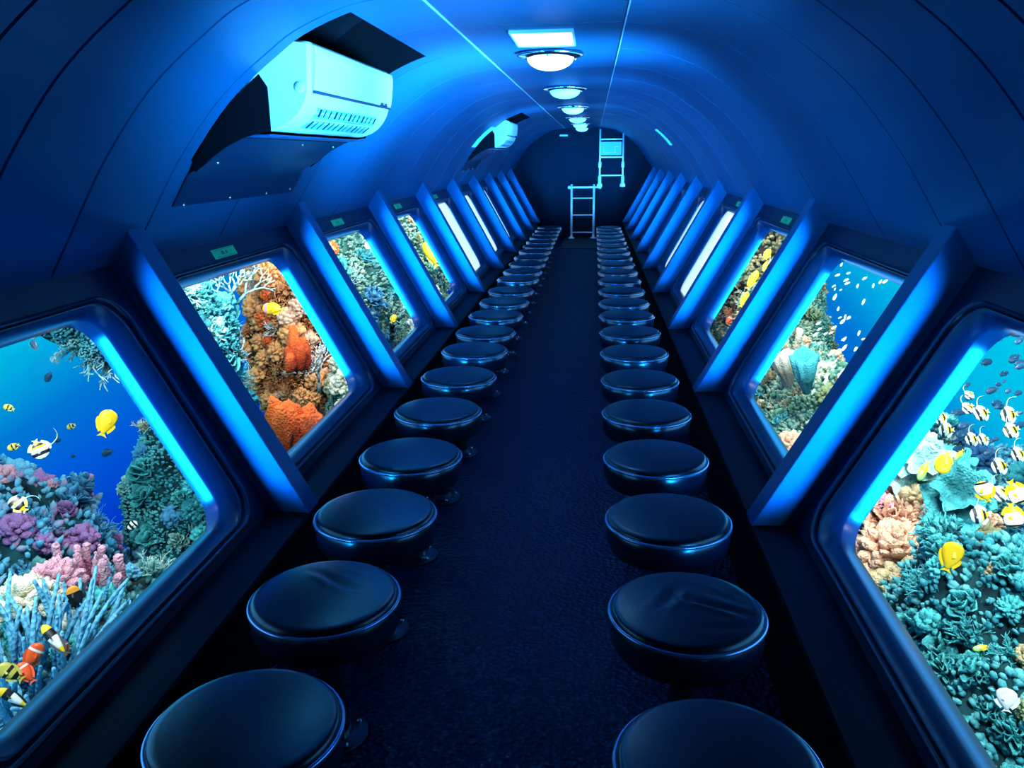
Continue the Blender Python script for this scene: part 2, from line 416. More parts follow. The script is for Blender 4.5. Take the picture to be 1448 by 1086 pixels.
# ------------------------------------------------------------------ air conditioners on the left, half sunk into the hull
def air_conditioner(y0, y1, first):
    # shroud: black end plates, recess liner, screwed cover sheet, shelf
    sh = empty('air_conditioner_shroud', (-1.0, (y0+y1)/2, 1.4)); L = sh.location
    def put(mb, name, m, **kw):
        mb.v = [tuple(Vector(v)-L) for v in mb.v]
        return mb.build(name, m, sh, **kw)
    arc = [(-x, z) for x, z in PROF[AC_I[0]:AC_I[1]+1]]
    mb = MB(); outer = [(-(x+prof_normal(i+AC_I[0]).x*.24), z+prof_normal(i+AC_I[0]).y*.24) for i, (x, z) in enumerate(PROF[AC_I[0]:AC_I[1]+1])]
    n = len(arc)
    for y in (y0, y1): mb.add([(x, y, z) for x, z in arc] + [(x, y, z) for x, z in outer], [(i, i+1, n+i+1, n+i) for i in range(n-1)], 0, False)
    mb.add([(x, y, z) for y in (y0, y1) for x, z in outer], [(i, i+1, n+i+1, n+i) for i in range(n-1)], 0, False)
    for q in (0, n-1):
        a, b = arc[q], outer[q]
        mb.add([(a[0], y0, a[1]), (a[0], y1, a[1]), (b[0], y1, b[1]), (b[0], y0, b[1])], [(0,1,2,3)], 0, False)
    put(mb, 'recess_liner', M['black'])
    sweep = [(-.79,1.470),(-.83,1.465),(-.88,1.452),(-.93,1.430),(-.98,1.400),(-1.015,1.372),(-1.045,1.352)]
    up = [(-x, z) for x, z in PROF if .775 < x < 1.06]
    for y in (y0+.01, y1-.018):
        mb = MB(); mb.prism(sweep + list(reversed(up)) + [(-.79, 1.60)], y, y+.008)
        put(mb, 'side_plate', M['black'])
    low = [(-(x-.004), z-.003) for x, z in PROF if 1.05 <= x <= 1.15]
    path = sweep[2:-1] + low
    for nm, off, m in (('cover_sheet', 0, M['wall']),):
        mb = MB(); k = len(path)
        vs = [(x, y, z) for y in (y0+.02, y1-.02) for x, z in path] + [(x-.004, y, z+.004) for y in (y0+.02, y1-.02) for x, z in path]
        fs = [(i, i+1, k+i+1, k+i) for i in range(k-1)] + [(2*k+i, 2*k+i+1, 3*k+i+1, 3*k+i) for i in range(k-1)]
        fs += [(0, k, 3*k, 2*k), (k-1, 2*k-1, 4*k-1, 3*k-1)]
        mb.add(vs, fs, 0, True); put(mb, nm, m, sharp=40)
    mb = MB(); mb.box((-.845, (y0+y1)/2, 1.459), (.10, y1-y0-.04, .008)); put(mb, 'shelf', M['hull'], bevel=.002)
    for fy, q in ((.06, .02), (.06, .62), (.38, .05), (.70, .05), (.94, .08), (.55, .93), (.93, .9)):
        t = q*(len(path)-1); i = min(int(t), len(path)-2); u = t-i
        x = path[-1-i][0]*(1-u)+path[-2-i][0]*u; z = path[-1-i][1]*(1-u)+path[-2-i][1]*u
        mb = MB(); mb.lathe([(0, .004), (.006, .003), (.008, 0), (0, 0)], 10, (x+.002, y0+.02+fy*(y1-y0-.04), z-.001), M=Matrix.Rotation(PI/2, 3, 'Y'))
        put(mb, 'screw', M['bolt'])
    tag(sh, ('black recess and screwed cover sheet behind the nearer air conditioner' if first else 'black recess and cover sheet behind the far air conditioner'), 'shroud', 'air conditioner shrouds')
    # the unit
    r = empty('air_conditioner', (-.74, (y0+y1)/2, 1.6)); L2 = r.location
    def put2(mb, name, m, **kw):
        mb.v = [tuple(Vector(v)-L2) for v in mb.v]
        return mb.build(name, m, r, **kw)
    a, b = y0+.045, y1-.045
    under = [(-.672,1.585),(-.682,1.556),(-.698,1.530),(-.722,1.505),(-.752,1.486),(-.79,1.474)]
    sec = [(-.90,1.725),(-.70,1.738),(-.668,1.732),(-.662,1.722)] + under + [(-.90,1.472)]
    mb = MB(); n = len(sec)
    st = [(a, .94), (a+.010, .985), (a+.03, 1.0), (b-.03, 1.0), (b-.010, .985), (b, .94)]
    cx, cz = -.78, 1.6; vs = []
    for y, k in st: vs += [(cx+(x-cx)*k, y, cz+(z-cz)*k) for x, z in sec]
    fs = [(j*n+i, j*n+(i+1)%n, (j+1)*n+(i+1)%n, (j+1)*n+i) for j in range(len(st)-1) for i in range(n)]
    fs += [tuple(range(n)), tuple((len(st)-1)*n+i for i in range(n))]
    mb.add(vs, fs); put2(mb, 'case', M['acw'], sharp=50)
    # slim front cover, a hair proud of the case
    fsec = [(-.668,1.728),(-.652,1.722),(-.650,1.70),(-.655,1.64),(-.664,1.594),(-.672,1.592)]
    mb = MB(); mb.prism(fsec, a+.035, b-.004); put2(mb, 'front_panel', M['acw'], bevel=.004)
    mb = MB(); mb.prism([(-.668,1.591),(-.660,1.589),(-.663,1.583),(-.672,1.584)], a+.035, b-.004); put2(mb, 'panel_gap', M['acd'])
    def on(t, y, h=0):                      # point on the curved underside, t = 0 front .. 1 back
        q = t*(len(under)-1); i = min(int(q), len(under)-2); u = q-i
        x = under[i][0]*(1-u)+under[i+1][0]*u; z = under[i][1]*(1-u)+under[i+1][1]*u
        d = Vector((under[i+1][0]-under[i][0], 0, under[i+1][1]-under[i][1])).normalized()
        nn = Vector((-d.z, 0, d.x)); nn = nn if nn.z < 0 else -nn
        return Vector((x, y, z)) + nn*h
    mb = MB()
    for t0, t1 in ((.28, .50), (.56, .82)):
        ya, yb = a+.13, b-.16
        mb.add([on(t0,ya,.0015), on(t0,yb,.0015), on(t1,yb,.0015), on(t1,ya,.0015)], [(0,1,2,3)], 0, False)
        for k in range(13):
            y = ya + (yb-ya)*(k+.5)/13
            w = .012 if k % 3 else .02
            mb.add([on(t0+.02,y,.002), on(t0+.02,y+w,.002), on(t1-.03,y+w*1.6,.002), on(t1-.03,y+w*.6,.002)], [(0,1,2,3)], 1, False)
    put2(mb, 'air_outlet', [M['acg'], M['acd']], fix=False)
    mb = MB()
    mb.add([on(t, y, .006) for t in (.51, .55) for y in (a+.12, b-.15)] + [on(t, y, .001) for t in (.51, .55) for y in (a+.12, b-.15)], [(0,1,3,2),(0,2,6,4),(1,3,7,5),(0,1,5,4),(2,3,7,6)], 0, False)
    put2(mb, 'louver', M['acw'])
    mb = MB()
    for k in range(2): mb.box((-.6645, b-.16+k*.06, 1.598), (.006, .045, .012))
    put2(mb, 'display', M['acd'])
    mb = MB(); mb.lathe([(0,.002),(.016,.002),(.018,0),(0,0)], 16, (-.70, a-.0, 1.60), M=Matrix.Rotation(PI/2, 3, 'X')); put2(mb, 'end_cap_latch', M['acw'])
    tag(r, 'large white wall air conditioner near the viewpoint, high on the left' if first else 'small looking far white air conditioner high on the left hull', 'air conditioner', 'air conditioners')
for i, (a, b) in enumerate(AC_BAYS): air_conditioner(a, b, i == 0)

# ------------------------------------------------------------------ ceiling lamps
mb = MB(); r = empty('ceiling_light', (0, 3.47, CEIL_Z))
mb.box((0, 0, -.004), (.226, .40, .008)); mb.build('diffuser', M['panel'], r, bevel=.002)
mb = MB()
for x, y, dx, dy in ((-.116,0,.006,.412),(.116,0,.006,.412),(0,-.203,.226,.006),(0,.203,.226,.006)): mb.box((x, y, -.006), (dx, dy, .012))
mb.build('frame', M['trim'], r)
tag(r, 'rectangular white lit ceiling panel just in front of the first dome lamp', 'light')
for k, y in enumerate((3.97, 5.95, 8.2, 10.5, 12.6, 14.3)):
    r = empty('dome_light', (0, y, CEIL_Z))
    mb = MB(); mb.lathe([(.10, 0), (.140, 0), (.150, -.006), (.151, -.012), (.144, -.018), (.128, -.021), (.116, -.026), (.106, -.026), (.104, -.016), (.10, -.004)], 44)
    mb.build('rim', M['chrome'], r)
    mb = MB(); mb.lathe([(.104, -.010), (.104, -.028), (.098, -.042), (.084, -.056), (.060, -.068), (.032, -.075), (0, -.077)], 40)
    mb.build('dome', M['warm'] if k == 0 else M['cool'], r)
    for a in range(3):
        an = 2*PI*a/3 + .5
        mb = MB(); mb.lathe([(0, -.030), (.006, -.029), (.008, -.022), (.008, -.018)], 10, (.124*math.cos(an), .124*math.sin(an), 0))
        mb.build('clip_screw', M['bolt'], r)
    lb = 'round dome lamp with chrome rim, brightly lit warm white, nearest on the ceiling' if k == 0 else 'dim cyan dome lamp with chrome rim, %s from the front on the ceiling' % ORD[k]
    tag(r, lb, 'light', 'dome lamps along the ceiling')

# ------------------------------------------------------------------ ladders, notice, lamp and strips at the far end
r = empty('short_ladder', (.02, 14.5, .012))
for x in (-.165, .21):
    mb = MB(); mb.tube([(x-.02, 0, .03), (x-.02, 0, .90)], .019, 12); mb.build('rail', M['ladder'], r)
    mb = MB(); mb.lathe([(.020, .06), (.024, .02), (.055, .014), (.058, 0), (0, 0)], 20, (x-.02, 0, 0)); mb.build('foot', M['ladder'], r)
for z in (.10, .39, .67):
    mb = MB(); mb.tube([(-.185, 0, z), (.19, 0, z)], .010, 10); mb.build('rung', M['ladder'], r)
mb = MB(); mb.tube([(-.225, 0, .85), (.29, 0, .85)], .017, 12)
for x in (-.225, .29): mb.lathe([(0, .03), (.02, .022), (.028, 0), (.02, -.022), (0, -.03)], 14, (x, 0, .85))
mb.build('grab_bar', M['ladder'], r)
tag(r, 'short chrome ladder standing on the floor at the far end of the aisle', 'ladder')
r = empty('hanging_ladder', (.49, 14.2, 1.3))
for x in (-.19, .185):
    mb = MB(); mb.tube([(x, 0, .49 if x < 0 else .42), (x, 0, -.40)], .013, 12)
    mb.build('rail', M['ladder'], r)
    mb = MB(); mb.lathe([(.014, .05), (.024, .04), (.024, -.04), (.014, -.05)], 14, (x, 0, -.07)); mb.build('coupling', M['ladder'], r)
    mb = MB(); mb.lathe([(.015, .12), (.026, .10), (.026, .0), (.042, -.02), (.045, -.06), (0, -.065)], 14, (x, 0, -.36)); mb.build('foot', M['ladder'], r)
for z in (.33, .05, -.24):
    mb = MB(); mb.tube([(-.19, 0, z), (.185, 0, z)], .013, 10); mb.build('rung', M['ladder'], r)
tag(r, 'chrome ladder hanging from the ceiling, above and right of the short ladder', 'ladder')
r = empty('notice_board', (.49, 14.97, 1.49))
mb = MB(); mb.box((0, 0, 0), (.36, .04, .22)); mb.build('lit_face', M['sign'], r, bevel=.004)
mb = MB()
for x, z, w, h in ((-.02,-.07,.22,.012),(.07,-.01,.014,.10),(.11,.03,.06,.012),(-.12,-.03,.012,.05)): mb.box((x, -.022, z), (w, .004, h))
mb.build('print', M['signmark'], r)
tag(r, 'small glowing blue notice on the end bulkhead, seen through the hanging ladder', 'notice')
mb = MB(); mb.box((-.32, 14.985, 1.715), (.14, .03, .028))
tag(mb.build('emergency_lamp', M['strip'], bevel=.004), 'tiny pale light bar high on the end bulkhead', 'light')
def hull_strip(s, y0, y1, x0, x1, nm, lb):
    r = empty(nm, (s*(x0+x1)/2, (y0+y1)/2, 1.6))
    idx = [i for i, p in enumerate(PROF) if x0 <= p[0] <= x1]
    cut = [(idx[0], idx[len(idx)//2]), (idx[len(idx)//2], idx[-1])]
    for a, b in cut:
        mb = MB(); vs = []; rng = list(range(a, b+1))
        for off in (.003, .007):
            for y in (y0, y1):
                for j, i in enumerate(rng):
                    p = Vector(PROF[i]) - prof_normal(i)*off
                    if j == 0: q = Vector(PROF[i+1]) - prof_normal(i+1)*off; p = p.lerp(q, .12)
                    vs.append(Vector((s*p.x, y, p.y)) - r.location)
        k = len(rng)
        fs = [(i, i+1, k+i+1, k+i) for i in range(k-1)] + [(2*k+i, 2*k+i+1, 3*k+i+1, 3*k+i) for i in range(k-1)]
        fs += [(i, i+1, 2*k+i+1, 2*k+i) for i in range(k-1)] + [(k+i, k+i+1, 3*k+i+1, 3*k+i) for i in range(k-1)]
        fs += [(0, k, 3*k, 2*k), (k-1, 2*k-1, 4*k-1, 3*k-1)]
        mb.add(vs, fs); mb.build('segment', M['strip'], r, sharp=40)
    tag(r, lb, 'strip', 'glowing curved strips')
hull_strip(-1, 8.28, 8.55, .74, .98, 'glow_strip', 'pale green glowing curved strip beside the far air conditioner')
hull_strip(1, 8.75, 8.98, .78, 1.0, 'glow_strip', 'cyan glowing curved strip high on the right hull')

# ------------------------------------------------------------------ stools
R0 = .174
def cushion(crease=None):
    prof = [(0, .403)] + [(R0*.93*t, .403-.0085*t**2.2) for t in (.1,.2,.3,.4,.5,.6,.7,.8,.88,.94,1)] + [(R0*.965, .391), (R0*.985, .385), (R0*.99, .377)]
    mb = MB(); mb.lathe(prof, 72)
    if crease:
        nv = []
        for x, y, z in mb.v:
            if z > .388:
                for (ax, ay, bx, by, w, dep) in crease:
                    d = Vector((bx-ax, by-ay)); L = d.length; d.normalize(); v = Vector((x-ax, y-ay))
                    t = v.dot(d); o = abs(v.x*d.y-v.y*d.x)
                    if -.01 < t < L+.01:
                        k = max(0, min(1, t/L)); k = math.sin(PI*(.12+.8*k))
                        z -= dep*k*math.exp(-(o/w)**2) - dep*.7*k*math.exp(-((o-2.2*w)/w)**2)
            nv.append((x, y, z))
        mb.v = nv
    return mb
def make_stool():
    r = empty('stool', (0, 0, 0))
    cushion().build('seat_cushion', M['leather'], r)
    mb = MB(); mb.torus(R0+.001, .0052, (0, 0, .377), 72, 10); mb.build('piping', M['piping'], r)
    mb = MB(); mb.lathe([(R0*.985, .376), (R0*1.005, .370), (R0*1.012, .352), (R0*1.008, .330), (R0*.99, .314), (R0*.955, .306), (R0*.93, .304)], 72); mb.build('side_band', M['band'], r)
    mb = MB(); mb.lathe([(R0*.955, .3045), (R0*.95, .297), (R0*.90, .295), (.06, .294), (.05, .280), (.036, .276), (0, .276)], 48); mb.build('seat_pan', M['pole'], r)
    mb = MB(); mb.lathe([(.030, .29), (.032, .10), (.0345, .012)], 28); mb.build('pole', M['pole'], r)
    mb = MB(); mb.lathe([(.036, .026), (.040, .024), (.043, .012), (.046, .009), (.079, .0075), (.082, .004), (.082, 0), (0, 0)], 40); b = mb.build('base_flange', M['pole'], r)
    for k in range(4):
        a = PI/4 + k*PI/2
        mb = MB(); mb.lathe([(0, .0155), (.0055, .015), (.0075, .0125), (.008, .0075)], 8, (.064*math.cos(a), .064*math.sin(a), 0)); mb.build('bolt', M['bolt'], b)
    return r
SL = [1.26,1.73,2.21,2.70,3.23,3.78,4.33,4.81,5.35,5.87,6.38,7.01,7.49,8.03,8.56,9.11,9.63,10.15,10.68,11.20,11.72,12.24]
SR = [1.23,1.73,2.23,2.73,3.25,3.76,4.31,4.84,5.36,5.85,6.38,6.92,7.45,7.98,8.50,9.03,9.55,10.08,10.6,11.12,11.64,12.16]
proto = make_stool(); used = False
for side, xs, Ys in (('left', -.424, SL), ('right', .424, SR)):
    for k, y in enumerate(Ys):
        if not used: o = proto; o.location = (xs, y, 0); used = True
        else: o = dup(proto, (xs, y, 0))
        o.rotation_euler.z = random.uniform(-.3, .3) if k else 0
        lb = 'black round leather stool bolted to the floor, %s in the %s row' % ('nearest' if k == 0 else ('farthest' if k == len(Ys)-1 else ORD[k] + ' from the front'), side)
        cr = None
        if side == 'left' and k == 1: cr = [(-.06, .09, .055, .015, .010, .0045), (-.03, .10, .07, .05, .008, .003)]; lb = 'black round leather stool with a diagonal fold, second from the front in the left row'
        if side == 'right' and k == 1: cr = [(-.02, .02, .14, .0, .008, .004), (-.01, .08, .12, .05, .007, .003), (-.05, -.03, -.03, .07, .010, .004), (.06, -.09, .13, -.05, .008, .003), (.07, .1, .13, .07, .006, .003)]; lb = 'black round leather stool with a wrinkled seat, second from the front in the right row'
        if cr:
            for ch in o.children:
                if ch.name.startswith('seat_cushion'): ch.data = cushion(cr).mesh('creased_cushion', [M['leather']])
        tag(o, lb, 'stool', 'stools in the %s row' % side)

# ------------------------------------------------------------------ camera
cam = bpy.data.cameras.new('camera'); co = bpy.data.objects.new('camera', cam); COL.objects.link(co); S.camera = co
cam.sensor_fit = 'HORIZONTAL'; cam.sensor_width = 36; cam.lens = 36*1179.3/1448
cam.clip_start = .01; cam.clip_end = 200
fw = Vector((-.09379046, .95994394, -.26402838)); rt = Vector((.99549736, .09407929, -.01157948)); up = Vector((-.01372395, .2639256, .9644454))
mw = Matrix((rt, up, -fw)).transposed().to_4x4(); mw.translation = Vector((.1983, 0, 1.39)); co.matrix_world = mw

# ------------------------------------------------------------------ light
S.view_settings.view_transform = 'Standard'; S.view_settings.look = 'None'; S.view_settings.exposure = 0; S.view_settings.gamma = 1
S.view_settings.use_curve_mapping = False
S.cycles.max_bounces = 6; S.cycles.transparent_max_bounces = 8
S.cycles.use_denoising = True
S.cycles.sample_clamp_indirect = 4

def area(name, loc, direction, sx, sy, power, col, spread=180, yaxis=(0,1,0)):
    l = bpy.data.lights.new(name, 'AREA'); l.shape = 'RECTANGLE'; l.size = sx; l.size_y = sy; l.energy = power; l.color = col
    l.spread = math.radians(spread)
    o = bpy.data.objects.new(name, l); COL.objects.link(o)
    z = -Vector(direction).normalized(); y = Vector(yaxis); x = y.cross(z).normalized(); y = z.cross(x)
    m = Matrix((x, y, z)).transposed().to_4x4(); m.translation = Vector(loc); o.matrix_world = m
    return o
BLUE = (.003, .30, 1.0)
for s in (-1, 1):
    for k in range(9):
        yc = (ribs_y[k]+RIBT+ribs_y[k+1])/2
        inward = Vector((-s*WN.x, 0, -WN.y))
        lit = (k >= 4) if s < 0 else (k >= 3)
        p = wall_pt(s, yc, .465, -.02 if lit else -.075)
        area('daylight_through_window', p, inward, .66, 1.02, WINP[s][k], BLUE)
        # added unseen lamp aimed forward along the boat to light the next rib
        d = (inward*math.sin(SLANT) + Vector((0, math.cos(SLANT), 0))).normalized()
        area('added_rib_light', wall_pt(s, yc, .465, -.03) - d*.62, d, .46, .68, SLP[s][k], BLUE, SLS, yaxis=(s*WD.x, 0, WD.y))
        if BEAMP[s][min(k, 5)]:
            q = BT[s]; tgt = Vector((-s*q[0], yc+q[1], q[2]))
            area('added_ceiling_beam', p, tgt-p, .5, .6, BEAMP[s][min(k, 5)], (.06, .46, 1.0), BSP)  # added narrow beam brightening the opposite ceiling and upper hull


# open water: brighter and greener towards the surface and out to the sides, deep blue below and ahead
w = bpy.data.worlds.new('open_water'); S.world = w; w.use_nodes = True
nt = w.node_tree; bg = nt.nodes['Background']
tc = nt.nodes.new('ShaderNodeTexCoord'); sx = nt.nodes.new('ShaderNodeSeparateXYZ')
nt.links.new(tc.outputs['Generated'], sx.inputs[0])
ab = nt.nodes.new('ShaderNodeMath'); ab.operation = 'ABSOLUTE'; nt.links.new(sx.outputs['X'], ab.inputs[0])
ma = nt.nodes.new('ShaderNodeMath'); ma.operation = 'MULTIPLY_ADD'; ma.inputs[1].default_value = .25   # the right-hand water is the shallower side
nt.links.new(sx.outputs['X'], ma.inputs[0]); nt.links.new(ab.outputs[0], ma.inputs[2])
ad = nt.nodes.new('ShaderNodeMath'); ad.operation = 'ADD'; nt.links.new(ma.outputs[0], ad.inputs[0]); nt.links.new(sx.outputs['Z'], ad.inputs[1])
sh = nt.nodes.new('ShaderNodeMath'); sh.operation = 'ADD'; sh.inputs[1].default_value = .1; nt.links.new(ad.outputs[0], sh.inputs[0])
rp = nt.nodes.new('ShaderNodeValToRGB'); e = rp.color_ramp.elements
e[0].position = 0; e[0].color = (0, .012, .20, 1)
e[1].position = 1; e[1].color = (.35, .85, .95, 1)
for p_, c_ in ((.05, (0, .020, .40)), (.10, (0, .035, .56)), (.20, (0, .11, .70)), (.27, (0, .19, .66)), (.36, (.0, .50, .80)), (.46, (.0, .62, .86)), (.7, (.08, .72, .92))):
    q = e.new(p_); q.color = (*c_, 1)
nt.links.new(sh.outputs[0], rp.inputs['Fac']); nt.links.new(rp.outputs['Color'], bg.inputs['Color'])
bg.inputs['Strength'].default_value = 1.0

# added unseen lamps outside the hull, lighting the reef outwards and down
for s in (-1, 1):
    for k in range(7):
        yc = ribs_y[k] + .8
        area('added_reef_light', (s*1.36, yc, 1.22), (s*.62, .45, -.62), .18, .5, REEFP[s][k], (1, .97, .90))
su = bpy.data.lights.new('sunlight_from_surface', 'SUN'); su.energy = SUNP; su.color = (.45, .95, 1.0); su.angle = .3
so = bpy.data.objects.new('sunlight_from_surface', su); COL.objects.link(so); so.rotation_euler = (math.radians(38), 0, 0)

# ------------------------------------------------------------------ coral kinds (about 1 m tall, scaled when set on the reef)
def rotv(v, ax, a): return Matrix.Rotation(a, 3, ax) @ v
def branching(seed, n=16, thick=.055, spread=1.0, levels=2, sides=6):
    rd = random.Random(seed); mb = MB()
    def limb(p, d, L, r, lev):
        q = [p]; rr = [r]; dd = d.copy()
        for i in range(3):
            dd = (dd + Vector((rd.uniform(-.25,.25), rd.uniform(-.25,.25), rd.uniform(-.05,.3)))).normalized()
            q.append(q[-1] + dd*L/3); rr.append(r*(1-.16*(i+1)))
        q.append(q[-1] + dd*rr[-1]*.8); rr.append(rr[-1]*.35)
        mb.tube(q, rr, sides)
        if lev:
            for k in range(rd.randint(2, 3)):
                t = rd.choice((1, 2, 2, 3)); ax = dd.orthogonal(); ax = rotv(ax, dd, rd.uniform(0, 2*PI))
                limb(q[t], rotv(dd, ax.normalized(), rd.uniform(.5, .95)), L*rd.uniform(.45, .7), rr[t]*.85, lev-1)
    for k in range(n):
        a = 2*PI*k/n*2.4; el = 1.45 - 1.15*spread*math.sqrt((k+.5)/n)
        d = Vector((math.cos(a)*math.cos(el), math.sin(a)*math.cos(el), math.sin(el)))
        limb(Vector((0,0,-.05)), d, rd.uniform(.5, .72), thick*rd.uniform(.8, 1.2), levels)
    return mb
ICO = {}
def ico(sub):
    if sub not in ICO:
        bm = bmesh.new(); bmesh.ops.create_icosphere(bm, subdivisions=sub, radius=1)
        ICO[sub] = ([v.co.copy() for v in bm.verts], [tuple(v.index for v in f.verts) for f in bm.faces]); bm.free()
    return ICO[sub]
def blob(mb, c, r, sub=2, amp=.2, fr=2.0, off=0, mi=0, M3=None):
    vs, fs = ico(sub); out = []
    for v in vs:
        k = 1 + amp*noise.noise(v*fr + Vector((off, off*.7, -off)))
        p = Vector((v.x*r[0]*k, v.y*r[1]*k, v.z*r[2]*k))
        if M3 is not None: p = M3 @ p
        out.append(p + Vector(c))
    mb.add(out, fs, mi)
def cluster(seed, n=44, knob=.13, long=1.5):
    """rounded head made of many lobed knobs"""
    rd = random.Random(seed); mb = MB()
    blob(mb, (0,0,.18), (.40,.40,.42), 2, .2, 2, seed)
    for k in range(n):
        z = 1-(k+.5)/n*1.05; r = math.sqrt(max(0, 1-z*z)); a = k*2.39996
        d = Vector((r*math.cos(a), r*math.sin(a), z)).normalized()
        d = (d + Vector((rd.uniform(-.16,.16), rd.uniform(-.16,.16), rd.uniform(-.16,.16)))).normalized()
        q = d.to_track_quat('Z', 'Y').to_matrix(); kk = knob*rd.uniform(.7, 1.3)
        blob(mb, d*rd.uniform(.42,.52) + Vector((0,0,.2)), (kk, kk*rd.uniform(.6,1), kk*long), 2, .55, 2.6, seed+k, 0, q)
    return mb
def leafy(seed, n=26, w=.24):
    """rosette of thick curled blades"""
    rd = random.Random(seed); mb = MB()
    for k in range(n):
        a = k*2.39996; el = 1.5-1.2*math.sqrt((k+.5)/n)
        d = Vector((math.cos(a)*math.cos(el), math.sin(a)*math.cos(el), math.sin(el)))
        sd = Vector((-math.sin(a), math.cos(a), 0)); sd = rotv(sd, d, rd.uniform(-.5,.5)); nr = d.cross(sd)
        L = rd.uniform(.5,.75); W = w*rd.uniform(.7,1.2); ph = rd.uniform(0,6)
        nu, nv = 5, 5; top = []; bot = []
        for i in range(nu):
            u = i/(nu-1)
            for j in range(nv):
                v = j/(nv-1)*2-1
                ww = W*(.25+.85*math.sin(min(1,u*1.1+.08)*PI*.62))*(1-.35*u*u*v*v)
                p = d*(L*u*(1-.12*v*v)) + sd*(ww*v) + nr*(.10*u*u*math.cos(ph)+.05*u*math.sin(v*3+ph)+.11*u*abs(v))
                th = nr*(.022*(1-.6*abs(v)))
                top.append(p+th); bot.append(p-th)
        n0 = nu*nv; vs = top+bot; fs = []
        for i in range(nu-1):
            for j in range(nv-1):
                q = i*nv+j; fs += [(q, q+1, q+nv+1, q+nv), (n0+q, n0+q+nv, n0+q+nv+1, n0+q+1)]
        for i in range(nu-1):
            q = i*nv; fs.append((q, q+nv, n0+q+nv, n0+q)); q += nv-1; fs.append((q, n0+q, n0+q+nv, q+nv))
        q = (nu-1)*nv
        for j in range(nv-1): fs.append((q+j, q+j+1, n0+q+j+1, n0+q+j))
        mb.add(vs, fs)
    return mb
def plate(seed, tiers=3):
    """frilled horizontal plates"""
    rd = random.Random(seed); mb = MB()
    mb.tube([(0,0,-.1),(0,0,.25)], [.16,.1], 8)
    for t in range(tiers):
        c = Vector((rd.uniform(-.2,.2), rd.uniform(-.2,.2), .18+.16*t)); R = rd.uniform(.38,.6)*(1-.12*t); n, m = 36, 5; ph = rd.uniform(0,6)
        top = []; bot = []
        for j in range(m+1):
            q = j/m
            for i in range(n):
                a = 2*PI*i/n
                rr = R*q*(1+.16*q*math.sin(5*a+ph)+.08*q*math.sin(11*a-ph)+.05*rd.uniform(-1,1)*q)
                z = .20*q*q + .05*q*math.sin(7*a+ph)
                p = c + Vector((rr*math.cos(a), rr*math.sin(a), z)); top.append(p); bot.append(p - Vector((0,0,.035*(1.1-q))))
        N = (m+1)*n; fs = []
        for j in range(m):
            for i in range(n):
                i2 = (i+1)%n
                fs += [(j*n+i, j*n+i2, (j+1)*n+i2, (j+1)*n+i), (N+j*n+i, N+(j+1)*n+i, N+(j+1)*n+i2, N+j*n+i2)]
        for i in range(n): fs.append((m*n+i, m*n+(i+1)%n, N+m*n+(i+1)%n, N+m*n+i))
        mb.add(top+bot, fs)
    return mb
def seafan(seed, depth=6):
    rd = random.Random(seed); mb = MB()
    def grow(p, a, L, r, lev):
        q = p + Vector((math.sin(a)*L, rd.uniform(-.03,.03), math.cos(a)*L))
        mid = (p+q)/2 + Vector((rd.uniform(-.02,.02), rd.uniform(-.02,.02), 0))
        mb.tube([p, mid, q], [r, r*.9, r*.78], 5)
        if lev:
            for k in (-1, 1): grow(q, a + k*rd.uniform(.22,.55), L*rd.uniform(.72,.9), r*.78, lev-1)
    grow(Vector((0,0,-.05)), 0, .22, .036, depth-1)
    return mb
def anemone(seed, n=90):
    rd = random.Random(seed); mb = MB()
    blob(mb, (0,0,.02), (.42,.42,.16), 2, .2, 2, seed)
    for k in range(n):
        a = k*2.39996; q = math.sqrt((k+.5)/n); p = Vector((.42*q*math.cos(a), .42*q*math.sin(a), .10*(1-q)))
        lean = Vector((math.cos(a)*q*.9+rd.uniform(-.25,.25), math.sin(a)*q*.9+rd.uniform(-.25,.25), 1)).normalized()
        L = rd.uniform(.5,.85); pts = [p]; rr = [.030]; d = lean
        sw = Vector((rd.uniform(-.3,.3), rd.uniform(-.3,.3), -.05))
        for i in range(6):
            d = (d + sw*.35).normalized(); pts.append(pts[-1]+d*L/6); rr.append(.030-.0028*(i+1))
        pts.append(pts[-1]+d*.012); rr.append(.005)
        mb.tube(pts, rr, 6)
    return mb
def sponge(seed, n=9):
    """lobed upright sponge"""
    rd = random.Random(seed); mb = MB()
    for k in range(n):
        a = k*2.39996; q = .30*math.sqrt(k/n); h = rd.uniform(.28,.55)*(1.15-q)
        blob(mb, (q*math.cos(a)*1.1, q*math.sin(a)*.8, h*.75), (rd.uniform(.14,.22), rd.uniform(.12,.18), h), 3, .34, 1.9, seed+k*3.1)
    return mb
def fingers(seed, n=7):
    rd = random.Random(seed); mb = MB()
    for k in range(n):
        a = k*2.39996; q = .30*math.sqrt((k+.3)/n); p = Vector((q*math.cos(a), q*math.sin(a), -.05)); d = Vector((p.x*.9, p.y*.9, 1)).normalized()
        L = rd.uniform(.6,1.0); pts = []; rr = []
        for i in range(15):
            t = i/14; pts.append(p + d*L*t + Vector((.05*math.sin(4*t+k), .05*math.cos(3*t+k), 0)))
            rr.append((.085-.02*t)*(1+.16*math.sin(i*2.3+k)))
        pts.append(pts[-1]+d*.03); rr.append(.02)
        mb.tube(pts, rr, 9)
        for j in range(16):
            i = rd.randint(3, 14); b = Vector((rd.uniform(-1,1), rd.uniform(-1,1), rd.uniform(-.3,.6))).normalized()
            blob(mb, pts[i]+b*rr[i]*.85, (.030,.030,.030), 1, .3, 2, j)
    return mb
